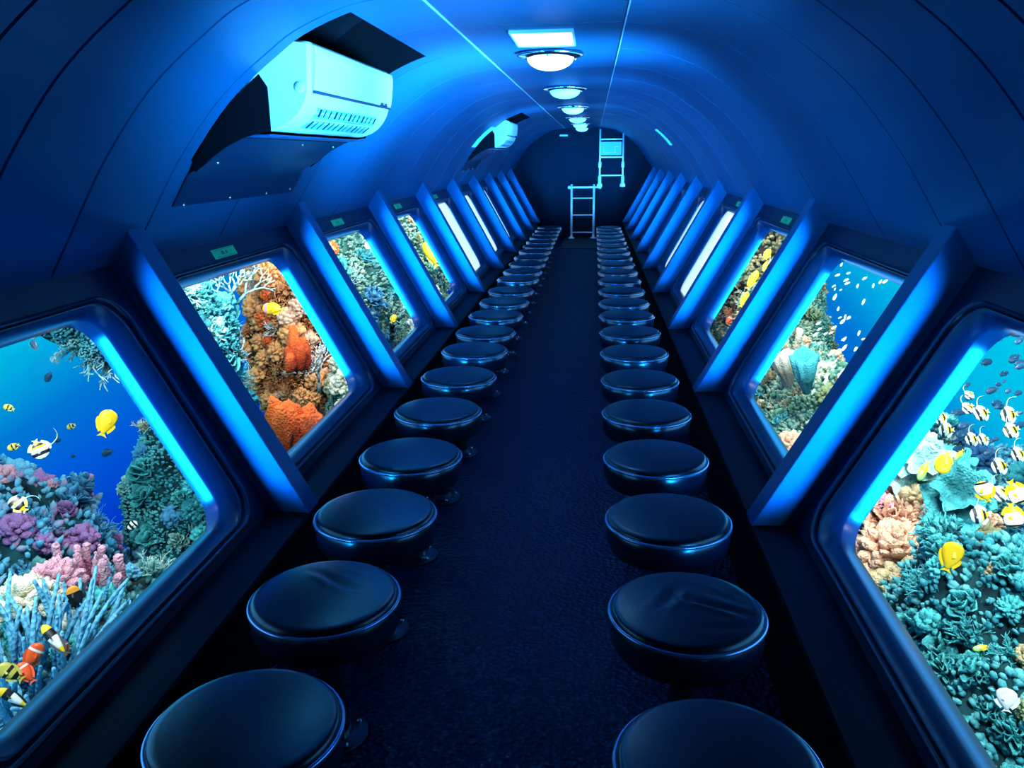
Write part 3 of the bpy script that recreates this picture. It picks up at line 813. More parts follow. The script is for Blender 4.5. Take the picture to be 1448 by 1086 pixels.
def vase(seed):
    mb = MB(); n = 40; prof = [(.10,-.05),(.12,.05),(.2,.25),(.29,.5),(.35,.78),(.38,.98),(.34,.97),(.30,.78),(.22,.45),(.10,.2),(0,.16)]
    mb.lathe(prof, n)
    nv = []
    for v in mb.v:
        p = Vector(v); a = math.atan2(p.y, p.x); r = math.hypot(p.x, p.y); k = 1 + .10*math.sin(9*a + p.z*2) + .10*noise.noise(p*3+Vector((seed,0,0)))
        nv.append((p.x*k, p.y*k, p.z + .06*math.sin(3*a+seed)*(p.z > .9)))
    mb.v = nv
    return mb

KINDS = {'branching_coral': [branching(1), branching(2, 20, .045), branching(3, 12, .07, .9)],
         'knobbly_coral': [cluster(11), cluster(12, 60, .11, 1.7), cluster(13, 34, .16, 1.2)],
         'leafy_coral': [leafy(21), leafy(22, 34, .18), leafy(23, 20, .3)],
         'plate_coral': [plate(31), plate(32, 2)],
         'sea_fan': [seafan(41), seafan(42, 7)],
         'sea_anemone': [anemone(51), anemone(52, 120)],
         'sponge': [sponge(61), sponge(62, 6)],
         'finger_coral': [fingers(71), fingers(72, 5)],
         'vase_sponge': [vase(81)]}
KINDS['cauliflower_coral'] = [cluster(14, 30, .17, 1.1), cluster(15, 26, .19, 1.3)]
KINDS['thicket_coral'] = [branching(4, 26, .04, 1.1), branching(5, 22, .05, .8)]
KINDS['rosette_coral'] = [leafy(24, 40, .16), leafy(25, 18, .34)]
MESH = {k: [m.mesh(k, [M['black']], fix=(k not in ('leafy_coral','rosette_coral'))) for m in v] for k, v in KINDS.items()}
PAL = {  # heart colour, tip colour
 'teal': ((.008,.13,.15), (.10,.66,.70)), 'deep teal': ((.006,.07,.10), (.03,.30,.36)), 'pale teal': ((.03,.22,.23), (.50,.85,.82)),
 'blue': ((.008,.08,.20), (.10,.42,.72)), 'sky blue': ((.015,.14,.28), (.18,.58,.84)), 'lilac': ((.10,.04,.16), (.46,.22,.52)),
 'pink': ((.24,.06,.12), (.88,.46,.58)), 'peach': ((.32,.10,.05), (1.0,.62,.42)), 'tan': ((.14,.09,.04), (.68,.54,.30)),
 'olive': ((.03,.07,.04), (.34,.44,.22)), 'cream': ((.25,.20,.12), (.98,.92,.72)), 'orange': ((.26,.04,.01), (.95,.42,.16)),
 'red orange': ((.45,.04,.01), (.95,.16,.03)), 'white': ((.3,.34,.34), (.95,.97,.95)), 'sea green': ((.02,.13,.10), (.22,.55,.40)),
 'navy': ((.004,.02,.07), (.015,.10,.24)), 'yellow': ((.3,.2,.02), (.9,.75,.12))}
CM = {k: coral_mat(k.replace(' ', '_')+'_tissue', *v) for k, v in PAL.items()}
def rock_mat(name, a, b):
    m = mat(name, a, .9, spec=.15, vary=(b, 9), bump=('noise', 14, 1.0)); return m
RM = {'dark': rock_mat('dark_reef_rock', (.006,.016,.020), (.02,.06,.07)), 'teal': rock_mat('teal_reef_rock', (.004,.020,.028), (.012,.07,.085)),
      'brown': rock_mat('brown_reef_rock', (.012,.010,.006), (.05,.045,.03)), 'green': rock_mat('green_reef_rock', (.02,.07,.06), (.05,.16,.13)), 'blue': rock_mat('blue_reef_rock', (.006,.03,.10), (.02,.12,.26))}
def grow_mat(name, cols):
    m = mat(name, cols[0], .8, spec=.2); nt = m.node_tree; b = nt.nodes['Principled BSDF']
    tc = nt.nodes.new('ShaderNodeTexCoord'); n = nt.nodes.new('ShaderNodeTexNoise'); n.inputs['Scale'].default_value = 6; n.inputs['Detail'].default_value = 6; n.inputs['Roughness'].default_value = .75
    r = nt.nodes.new('ShaderNodeValToRGB'); e = r.color_ramp.elements
    e[0].position = .3; e[0].color = (*cols[0], 1); e[1].position = .72; e[1].color = (*cols[-1], 1)
    for i, c in enumerate(cols[1:-1]):
        q = e.new(.3+.42*(i+1)/(len(cols)-1)); q.color = (*c, 1)
    nt.links.new(tc.outputs['Object'], n.inputs['Vector']); nt.links.new(n.outputs['Fac'], r.inputs['Fac']); nt.links.new(r.outputs['Color'], b.inputs['Base Color'])
    return m
GROW = {'dark': grow_mat('dark_growth', [(.01,.03,.04),(.02,.12,.13),(.10,.30,.30),(.35,.40,.30)]), 'teal': grow_mat('teal_growth', [(.01,.10,.14),(.03,.30,.36),(.16,.56,.60),(.05,.40,.42)]),
        'brown': grow_mat('brown_growth', [(.05,.02,.01),(.40,.12,.03),(.75,.34,.14),(.85,.55,.35)]), 'green': grow_mat('green_growth', [(.03,.13,.11),(.10,.30,.25),(.35,.50,.36),(.7,.68,.48)]),
        'blue': grow_mat('blue_growth', [(.01,.06,.16),(.03,.20,.34),(.12,.46,.56),(.05,.30,.50)]), 'lilac': grow_mat('lilac_growth', [(.008,.07,.17),(.04,.28,.50),(.14,.52,.72),(.50,.18,.36),(.10,.44,.62)]),
        'peach': grow_mat('peach_growth', [(.08,.04,.03),(.55,.26,.16),(.90,.58,.42),(.75,.45,.40)]), 'olive': grow_mat('olive_growth', [(.03,.04,.02),(.16,.17,.08),(.42,.36,.18),(.65,.42,.2)])}
SIDE = lambda s: 'left' if s < 0 else 'right'
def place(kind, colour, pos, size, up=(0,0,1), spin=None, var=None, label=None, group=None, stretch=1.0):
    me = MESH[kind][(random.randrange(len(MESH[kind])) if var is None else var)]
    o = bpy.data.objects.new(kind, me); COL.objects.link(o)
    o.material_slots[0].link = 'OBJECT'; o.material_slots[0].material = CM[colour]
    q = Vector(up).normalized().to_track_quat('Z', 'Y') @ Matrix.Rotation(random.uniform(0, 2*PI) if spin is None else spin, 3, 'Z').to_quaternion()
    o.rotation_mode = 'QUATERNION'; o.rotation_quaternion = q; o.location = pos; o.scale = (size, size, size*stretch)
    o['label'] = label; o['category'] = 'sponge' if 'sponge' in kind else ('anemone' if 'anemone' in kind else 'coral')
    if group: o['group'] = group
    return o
def in_sight(p):
    """can any of the visitors' eyes see this spot through one of the windows?"""
    s = 1 if p.x > 0 else -1
    for e in (Vector((.2, 0, 1.39)), Vector((.0, .1, 1.39)), Vector((.4, .1, 1.39))):
        d = p - e
        den = s*d.x*WN.x + d.z*WN.y
        if abs(den) < 1e-6: continue
        t = ((U[0]-s*e.x)*WN.x + (U[1]-e.z)*WN.y)/den
        if not 0 < t < 1: continue
        q = e + d*t; ww = (s*q.x-U[0])*WD.x + (q.z-U[1])*WD.y
        if not 0 < ww < .93: continue
        for k in range(5):
            if ribs_y[k]+RIBT+.02 < q.y < ribs_y[k+1]: return True
    return False
def rock(c, r, m, label, where, palette, n, size, seed, gap=.62, face=.0, crust=.75, grow=None):
    """a lump of reef and the colonies growing on the sides that can be seen from the boat"""
    mb = MB(); vs, fs = ico(6); out = []
    for v in vs:
        k = 1 + .24*noise.noise(v*1.7+Vector((seed,0,0))) + .12*noise.noise(v*4.5+Vector((0,seed,0))) + .05*noise.noise(v*11)
        out.append(Vector((v.x*r[0]*k, v.y*r[1]*k, v.z*r[2]*k)))
    mb.add(out, fs)
    o = mb.build('reef_rock', RM[m], fix=False, loc=c); tag(o, label, 'rock', kind='structure' if False else None)
    rd = random.Random(seed); s = 1 if c[0] > 0 else -1
    cr = MB(); cand = []
    for p in out:
        nn = Vector((p.x/r[0]**2, p.y/r[1]**2, p.z/r[2]**2)).normalized()
        if nn.dot((Vector((0, .3, 1.3))-p-Vector(c)).normalized()) > -.15 and in_sight(Vector(c)+p): cand.append((p, nn))
    step = .0072*(r[0]+r[1]+r[2])
    for p, nn in cand:
        for _ in range(2):
            if rd.random() > crust: continue
            q = (nn + Vector((rd.uniform(-.6,.6), rd.uniform(-.6,.6), rd.uniform(-.3,.8)))).normalized()
            b = step*(.45 + .9*abs(noise.noise(p*9+Vector((seed,0,0)))) + .35*rd.random())
            cp = p + Vector((rd.uniform(-1,1), rd.uniform(-1,1), rd.uniform(-1,1)))*step*1.5 + nn*b*.6
            blob(cr, cp, (b, b*rd.uniform(.6,1), b*rd.uniform(.9,1.6)), 1, .6, 2.3, rd.uniform(0,9), 0, q.to_track_quat('Z','Y').to_matrix())
    if cr.v:
        co_ = cr.build('encrusting_growth', GROW[grow or m], fix=False, loc=c)
        tag(co_, 'low knobbly growth covering the rocks outside the %s' % where, 'reef growth', kind='stuff')
    eye = Vector((0, .3, 1.3)); C = Vector(c); got = []; tries = 0
    names = list(palette)
    while len(got) < n and tries < n*60:
        tries += 1
        i = rd.randrange(len(out)); p = out[i]
        nn = Vector((p.x/r[0]**2, p.y/r[1]**2, p.z/r[2]**2)).normalized()
        wp = C + p
        if nn.dot((eye-wp).normalized()) < face: continue
        if abs(wp.x) < 1.36 and wp.z > -.2: continue
        if abs(wp.x) < 1.05: continue
        if not in_sight(wp): continue
        kind, col, wt, sc = rd.choices(palette, [x[2] for x in palette])[0]
        sz = size*sc*rd.uniform(.7, 1.3)
        if any((wp-g).length < gap*(sz+gs)*.5 for g, gs in got): continue
        got.append((wp, sz))
        upv = (nn*.8 + Vector((0,0,.6)) + Vector((rd.uniform(-.3,.3), rd.uniform(-.3,.3), 0))).normalized()
        alt = {'knobbly_coral': 'cauliflower_coral', 'branching_coral': 'thicket_coral', 'leafy_coral': 'rosette_coral'}
        if kind in alt and rd.random() < .48: kind = alt[kind]
        kn = kind.replace('_', ' ')
        place(kind, col, wp - nn*.12*sz, sz, upv, label='%s %s growing on the reef outside the %s' % (col, kn, where), group='%s %ss outside the %s' % (col, kn, where))
    return o
BR, KN, LF, PL, SF, AN, SP, FI, VA = 'branching_coral','knobbly_coral','leafy_coral','plate_coral','sea_fan','sea_anemone','sponge','finger_coral','vase_sponge'

# sea bed far below
mb = MB(); n = 60; vs = []
for i in range(n+1):
    for j in range(n+1):
        x = -9+18*i/n; y = -2+26*j/n
        vs.append((x, y, -6.5 - .10*max(0, abs(x)-2)**1.3 + .25*noise.noise(Vector((x*.7, y*.7, 0)))))
mb.add(vs, [(i*(n+1)+j, (i+1)*(n+1)+j, (i+1)*(n+1)+j+1, i*(n+1)+j+1) for i in range(n) for j in range(n)])
tag(mb.build('sea_bed', RM['blue'], fix=False), 'dark blue sea bed below the boat', 'sea bed', kind='structure')


# ---- outside the left windows
L1, L2, L3, L4 = 'first left window', 'second left window', 'third left window', 'fourth left window'
rock((-2.75,3.08,-1.03), (.85,.95,1.0), 'teal', 'blue and lilac coral mound rising at the back outside the first left window', L1,
     [(KN,'sky blue',3,1),(LF,'sky blue',3,1),(KN,'lilac',3,.9),(LF,'blue',3,1.1),(BR,'blue',2,1),(KN,'pink',1.2,.7),(LF,'lilac',2,.9)], 130, .125, 3, grow='lilac')
rock((-1.72,2.35,-.78), (.55,1.0,.58), 'dark', 'dark coral shelf close under the first left window', L1,
     [(KN,'sky blue',2,.9),(BR,'pale teal',2,.9),(KN,'cream',1.4,.9),(LF,'teal',2,1),(KN,'pink',1,.8),(BR,'blue',2,.9),(KN,'teal',2,.9),(KN,'tan',1,.8)], 70, .11, 5)
rock((-2.0,4.12,-.66), (.34,.34,.68), 'teal', 'teal coral stack at the right edge of the first left window', L1,
     [(LF,'teal',3,1),(KN,'blue',2,.9),(LF,'pale teal',2,.9),(KN,'sky blue',2,.8),(BR,'cream',.6,.8)], 46, .12, 8)
rock((-1.58,3.70,-.30), (.13,.14,1.05), 'teal', 'tall teal coral wall at the left of the second left window', L2,
     [(LF,'teal',4,1),(KN,'deep teal',3,1),(BR,'teal',3,1),(LF,'pale teal',2,.9),(KN,'teal',2,.9),(BR,'pale teal',1,.9)], 110, .10, 12)
rock((-1.82,3.30,.83), (.24,.36,.22), 'teal', 'teal coral overhang at the top of the first left window', L1,
     [(BR,'pale teal',3,1),(SF,'pale teal',2,1),(LF,'teal',2,1),(BR,'teal',2,1)], 20, .17, 14, face=-.5)
rock((-1.72,4.75,-.72), (.36,.65,.50), 'dark', 'dark rock floor under the second left window', L2,
     [(BR,'white',1,.7),(KN,'olive',2,.8),(KN,'deep teal',3,.9),(BR,'deep teal',2,.8)], 26, .11, 16)
rock((-2.25,6.60,.10), (.32,.40,1.05), 'brown', 'orange coral tower on the right of the second left window', L2,
     [(KN,'orange',6,.9),(BR,'orange',3,.9),(KN,'peach',3,.8),(BR,'white',1.2,1),(KN,'red orange',1,.8),(SF,'white',.6,1.2)], 130, .14, 19)
rock((-2.12,7.40,.05), (.40,.85,1.05), 'green', 'coral wall with thin teal branches outside the third left window', L3,
     [(SF,'pale teal',4,1.5),(BR,'pale teal',3,1),(LF,'teal',3,1),(LF,'blue',3,1.2),(BR,'sea green',2,1),(KN,'tan',1,.8),(KN,'cream',1.2,.9)], 80, .16, 23)
rock((-1.68,6.55,-.55), (.24,.45,.40), 'green', 'cream coral ledge at the foot of the third left window', L3,
     [(KN,'cream',4,1),(LF,'cream',2,.9),(KN,'tan',1,.8)], 18, .15, 24)
rock((-2.15,10.3,.0), (.42,1.7,1.15), 'green', 'smooth green reef wall outside the fourth left window', L4,
     [(SF,'cream',2,1),(KN,'sea green',4,1),(LF,'olive',2,1),(KN,'olive',2,.9),(KN,'tan',1,.8)], 46, .15, 27)
rock((-1.72,9.15,-.50), (.22,.6,.36), 'green', 'pale coral ledge at the foot of the fourth left window', L4,
     [(KN,'white',2,1),(LF,'pale teal',2,1.1),(KN,'pale teal',2,1)], 16, .16, 29)
# single colonies the photograph picks out
place(AN,'sky blue',(-1.50,2.12,-.28),.44,(.10,-.1,1),.3,1,'large light blue sea anemone low in the first left window')
place(AN,'sky blue',(-1.42,1.82,-.36),.40,(.15,-.1,1),1.3,0,'light blue sea anemone in the bottom corner of the first left window')
place(AN,'blue',(-1.50,2.44,-.38),.36,(.1,.1,1),2.3,0,'darker blue sea anemone beside the pink finger coral')
place(FI,'pink',(-1.66,2.72,-.28),.26,(.05,.05,1),.4,0,'pink finger coral standing in the first left window')
place(FI,'pink',(-1.78,2.80,-.22),.22,(-.1,.1,1),1.4,1,'smaller pink finger coral behind the other one')
place(KN,'cream',(-1.72,2.40,-.12),.17,(0,0,1),.2,1,'cream knobbly coral head above the blue anemone')
place(KN,'pink',(-1.72,2.56,-.12),.15,(0,0,1),.9,0,'bright pink knobbly coral beside the cream head')
place(SP,'red orange',(-1.58,4.62,-.30),.38,(0,-.1,1),.3,0,'bright red orange lobed sponge at the bottom of the second left window')
place(SP,'red orange',(-1.90,5.62,-.05),.28,(0,-.1,1),1.3,1,'red orange sponge on the side of the orange coral tower')
place(SF,'white',(-1.84,5.90,-.30),.42,(.15,-.3,1),.9,1,'white sea fan against the orange coral tower')
place(SF,'white',(-1.84,6.30,-.50),.36,(.3,-.3,1),.6,0,'small white sea fan at the foot of the orange tower')
place(SF,'pale teal',(-2.1,5.15,.30),.50,(0,-.1,1),.7,1,'pale teal sea fan in the water gap of the second left window')
place(SF,'pale teal',(-2.2,5.05,.05),.50,(.1,-.1,1),.5,0,'lower pale teal sea fan in the water gap of the second left window')

# ---- outside the right windows
R1, R2, R3 = 'first right window', 'second right window', 'third right window'
rock((1.72,3.85,-.72), (.36,.80,.62), 'dark', 'coral slope in the near corner of the first right window', R1,
     [(KN,'peach',5,1),(LF,'peach',3,1),(KN,'cream',1.2,.8),(BR,'peach',2,.9),(KN,'pink',1.2,.7),(KN,'tan',2,.9)], 80, .125, 33, grow='peach')
rock((1.80,2.75,-.80), (.50,.80,.78), 'teal', 'large teal coral slope filling the bottom of the first right window', R1,
     [(KN,'teal',4,1),(LF,'teal',4,1),(KN,'olive',2,.9),(BR,'teal',3,1),(LF,'pale teal',2,.9),(KN,'tan',1.3,.8),(KN,'sea green',2,1)], 170, .105, 35)
rock((1.95,1.75,-.85), (.55,.55,.70), 'teal', 'dark teal coral at the frame side of the first right window', R1,
     [(KN,'deep teal',4,1),(LF,'deep teal',3,1),(BR,'teal',2,1)], 26, .14, 37)
rock((2.75,4.9,-1.50), (.70,1.2,.95), 'blue', 'blue teal coral bank further out behind the first right window', R1,
     [(LF,'teal',3,1.2),(KN,'deep teal',4,1.1),(BR,'blue',3,1.2),(PL,'teal',2,1.3),(LF,'blue',2,1.1)], 90, .15, 39)
rock((2.15,4.75,-.72), (.36,.55,.60), 'dark', 'dark reef behind the leafy plates of the first right window', R1,
     [(LF,'deep teal',3,1),(KN,'navy',3,1),(PL,'teal',2,1.3)], 26, .16, 40)
rock((1.95,6.55,-.85), (.45,1.15,.72), 'green', 'coral slope at the bottom of the second right window', R2,
     [(BR,'tan',3,1),(KN,'cream',2,.9),(KN,'olive',3,.9),(BR,'cream',2,.9),(KN,'peach',2,.8),(LF,'sea green',3,1),(LF,'teal',2,1)], 100, .12, 44)
rock((2.02,7.95,-.35), (.36,.60,.78), 'green', 'coral tower at the left edge of the second right window', R2,
     [(LF,'olive',3,1),(PL,'tan',3,1.2),(KN,'sea green',3,1),(BR,'cream',2,.9),(LF,'tan',2,.9)], 44, .16, 46)
rock((2.02,10.4,-.05), (.40,1.75,1.20), 'brown', 'brown reef wall outside the third right window', R3,
     [(KN,'olive',3,1),(BR,'cream',2,.9),(BR,'orange',1.5,.9),(KN,'tan',2,.9),(LF,'olive',2,1),(KN,'orange',1,.8),(SF,'peach',1.5,1.2)], 80, .15, 48, grow='olive')
place(KN,'white',(1.72,4.10,.02),.22,(-.1,-.1,1),.3,1,'white coral head high on the left in the first right window')
place(PL,'pale teal',(1.74,3.72,-.02),.28,(-.45,-.5,.75),.2,0,'pale leaf plate coral tilted towards the first right window',stretch=.8)
place(PL,'teal',(1.76,3.42,-.02),.30,(-.5,-.55,.7),1.2,1,'teal leaf plate coral beside the pale one in the first right window',stretch=.8)
place(PL,'teal',(1.82,4.35,.10),.24,(-.5,-.4,.6),2.2,1,'small teal plate coral behind the white coral head',stretch=.8)
place(KN,'peach',(1.52,3.45,-.36),.25,(-.2,-.2,1),.5,1,'round peach coral head close to the first right window')
place(KN,'tan',(1.52,3.18,-.40),.24,(-.2,-.2,1),2.5,0,'tan pink coral head right of the round peach one')
place(LF,'peach',(1.55,3.80,-.30),.24,(-.3,-.2,1),.5,0,'peach leafy coral in the corner of the first right window')
place(LF,'peach',(1.55,3.55,-.22),.20,(-.3,-.2,1),1.5,1,'small peach leafy coral above the round head')
place(VA,'cream',(1.62,5.95,-.22),.24,(-.25,.2,1),.4,0,'cream vase sponge in the middle of the second right window')
place(VA,'teal',(1.66,5.62,-.18),.24,(-.2,-.2,1),1.4,0,'turquoise vase sponge beside the cream one',stretch=1.2)
place(FI,'cream',(1.66,6.25,-.15),.36,(-.2,.3,1),.9,1,'cream finger coral behind the vase sponges')
place(PL,'tan',(1.62,6.95,-.52),.34,(-.5,-.5,.7),.9,0,'tan scrolled plate coral low in the second right window')
place(KN,'peach',(1.50,5.28,-.52),.20,(-.2,-.2,1),.9,0,'peach coral head in the bottom corner of the second right window')

# ------------------------------------------------------------------ fish
FM = {n: mat('fish_'+n.replace(' ', '_'), c, .35, spec=.5) for n, c in dict(yellow=(1,.66,.01), dull_yellow=(.55,.48,.08), black=(.006,.007,.010), white=(.88,.92,.88), pale=(.55,.72,.76), red=(.95,.10,.015), orange=(1,.36,.03), navy=(.006,.05,.12), silver=(.75,.85,.72), green=(.35,.70,.18), pink=(.85,.35,.55), grey=(.16,.24,.30)).items()}
def fish_mesh(name, deep, thick, bands, dorsal, anal, tail, mats, filament=0, finmat=None, head=.62, seg=22, ns=12):
    """unit length along +X (nose at +.5), dorsal +Z. bands: list of (t from nose, material index)"""
    mb = MB(); vs = []; fs = []; n = seg
    def hgt(t): return deep*.5*(math.sin(PI*min(1, (t/.86))**head)*.94 + .06 if t < .86 else .12)
    prof = []
    for i in range(n+1):
        t = .88*i/n
        h = deep*.5*max(.03, (math.sin(PI*(t/.92)**head))**.85 if t < .92 else .05); h = max(h, deep*.07 if t > .5 else 0.004)
        prof.append((t, h))
    for t, h in prof:
        for k in range(ns):
            a = 2*PI*k/ns; vs.append((.5-t, thick*.5*math.cos(a)*(min(1, h/(deep*.34)))**.8, h*math.sin(a)))
    mi = []
    def band(t):
        m = bands[0][1]
        for b, q in bands:
            if t >= b: m = q
        return m
    for i in range(n):
        for k in range(ns):
            fs.append((i*ns+k, i*ns+(k+1)%ns, (i+1)*ns+(k+1)%ns, (i+1)*ns+k)); mi.append(band((prof[i][0]+prof[i+1][0])/2))
    b0 = len(mb.v); mb.v += vs
    for f, m_ in zip(fs, mi): mb.f.append(tuple(b0+q for q in f)); mb.m.append(m_); mb.sm.append(True)
    mb.f.append(tuple(b0+k for k in range(ns))); mb.m.append(bands[0][1]); mb.sm.append(True)
    mb.f.append(tuple(b0+n*ns+k for k in range(ns))); mb.m.append(bands[-1][1]); mb.sm.append(True)
    fm = finmat if finmat is not None else bands[-1][1]
    def fin(poly, m_):
        k = len(poly); cx = sum(p[0] for p in poly)/k; cz = sum(p[1] for p in poly)/k
        vs = [(x, .004, z) for x, z in poly] + [(x, -.004, z) for x, z in poly]
        mb.add(vs, [tuple(range(k)), tuple(reversed(range(k, 2*k)))] + [(i, (i+1)%k, (i+1)%k+k, i+k) for i in range(k)], m_, False)
    H = lambda t: [h for tt, h in prof if tt <= t+1e-6][-1]
    if dorsal: fin([(.5-t, H(t)*.8) for t in (.30,.45,.6,.78)] + [(.5-.86, H(.8)+dorsal*.55), (.5-.7, H(.7)+dorsal), (.5-.5, H(.5)+dorsal*.85), (.5-.34, H(.34)+dorsal*.45)], fm)
    if anal: fin([(.5-t, -H(t)*.8) for t in (.45,.6,.78)] + [(.5-.86, -H(.8)-anal*.55), (.5-.7, -H(.7)-anal), (.5-.55, -H(.55)-anal*.8)], fm)
    tl = tail
    fin([(-.36, deep*.09), (-.36, -deep*.09), (-.5, -tl), (-.46, -tl*.3), (-.45, 0), (-.46, tl*.3), (-.5, tl)], fm)
    # pectoral fins, one each side
    for sd in (-1, 1):
        vs = [(.5-.30, sd*thick*.44, -.02*deep), (.5-.30, sd*thick*.44, -.14*deep), (.5-.44, sd*(thick*.5+.05), -.22*deep), (.5-.47, sd*(thick*.5+.06), -.08*deep)]
        vs += [(x, y+sd*.006, z) for x, y, z in vs]
        mb.add(vs, [(0,1,2,3),(7,6,5,4),(0,4,5,1),(1,5,6,2),(2,6,7,3),(3,7,4,0)], fm, False)
        blob(mb, (.5-.12, sd*thick*.30, H(.12)*.35), (.020,.012,.020), 1, 0, 1, 0, len(mats)-1)
    if filament:
        pts = []; rr = []
        for i in range(14):
            t = i/13; pts.append((.05-.15*t-.62*filament*t*t*.9, 0, H(.42)*.9 + filament*(.62*math.sin(t*PI*.62)))); rr.append(.030*(1-t)+.004)
        mb.tube(pts, rr, 6, filament_mat(mats))
    return mb.mesh(name, [FM[m] for m in mats])
def filament_mat(mats): return mats.index('pale')
FK = {
 'yt': ('yellow_tang', fish_mesh('yellow_tang', .62, .16, [(0,0)], .10, .10, .17, ['yellow','black']), 'bright yellow disc shaped fish'),
 'yl': ('yellow_fish', fish_mesh('yellow_fish', .36, .16, [(0,0)], .06, .05, .14, ['yellow','black']), 'long bright yellow fish'),
 'yd': ('damselfish', fish_mesh('yellow_damselfish', .52, .18, [(0,0),(.35,1),(.5,0),(.66,1),(.8,0)], .09, .08, .17, ['dull_yellow','black','black']), 'small yellow and black fish'),
 'yp': ('butterflyfish', fish_mesh('yellow_pink_fish', .5, .16, [(0,0),(.12,1),(.26,0)], .10, .08, .15, ['yellow','pink','black']), 'yellow fish with a pink head'),
 'oy': ('orange_fish', fish_mesh('orange_yellow_fish', .5, .17, [(0,0),(.4,1)], .10, .08, .16, ['orange','yellow','black']), 'orange and yellow fish'),
 'ch': ('chromis', fish_mesh('chromis', .5, .17, [(0,0)], .10, .09, .19, ['navy','black']), 'small dark blue fish'),
 'st': ('striped_damsel', fish_mesh('striped_damsel', .58, .17, [(0,0),(.12,1),(.26,0),(.42,1),(.58,0),(.72,1)], .10, .09, .15, ['white','black','black']), 'small black and white striped fish'),
 'id': ('moorish_idol', fish_mesh('moorish_idol', .80, .13, [(0,1),(.06,0),(.22,1),(.38,0),(.58,2),(.66,1),(.78,2)], .20, .18, .15, ['pale','black','yellow','black'], filament=1.0, finmat=0, head=.72), 'black and white banded fish with a long trailing fin'),
 'bn': ('bannerfish', fish_mesh('bannerfish', .66, .14, [(0,0),(.16,1),(.36,0),(.52,1),(.72,2)], .16, .12, .15, ['pale','black','yellow','black'], filament=.8, finmat=2), 'yellow black and white fish with a pointed top fin'),
 'bt': ('butterflyfish', fish_mesh('butterflyfish', .72, .14, [(0,2),(.06,1),(.14,0),(.62,2)], .13, .12, .15, ['white','black','yellow','black'], finmat=2), 'white and yellow butterfly shaped fish'),
 'gr': ('wrasse', fish_mesh('green_wrasse', .34, .15, [(0,0),(.5,1)], .05, .05, .13, ['green','yellow','black']), 'slim yellow green fish'),
 'wr': ('wrasse', fish_mesh('banded_wrasse', .27, .14, [(0,2),(.2,0),(.42,1),(.72,2)], .05, .05, .10, ['black','white','yellow','black'], finmat=0), 'slender black fish with white and yellow patches'),
 'an': ('anemonefish', fish_mesh('anemonefish', .52, .22, [(0,0),(.20,1),(.27,0)], .09, .08, .16, ['red','white','black']), 'orange red fish'),
 'bo': ('damselfish', fish_mesh('black_orange_fish', .55, .19, [(0,1),(.28,0)], .09, .09, .16, ['black','orange','black']), 'black fish with an orange head'),
 'wh': ('silver_fish', fish_mesh('silver_fish', .36, .13, [(0,0)], .05, .05, .13, ['silver','black']), 'tiny silvery white fish'),
 'wf': ('white_fish', fish_mesh('white_fish', .8, .2, [(0,0)], .16, .16, .2, ['white','black']), 'round white fish'),
}
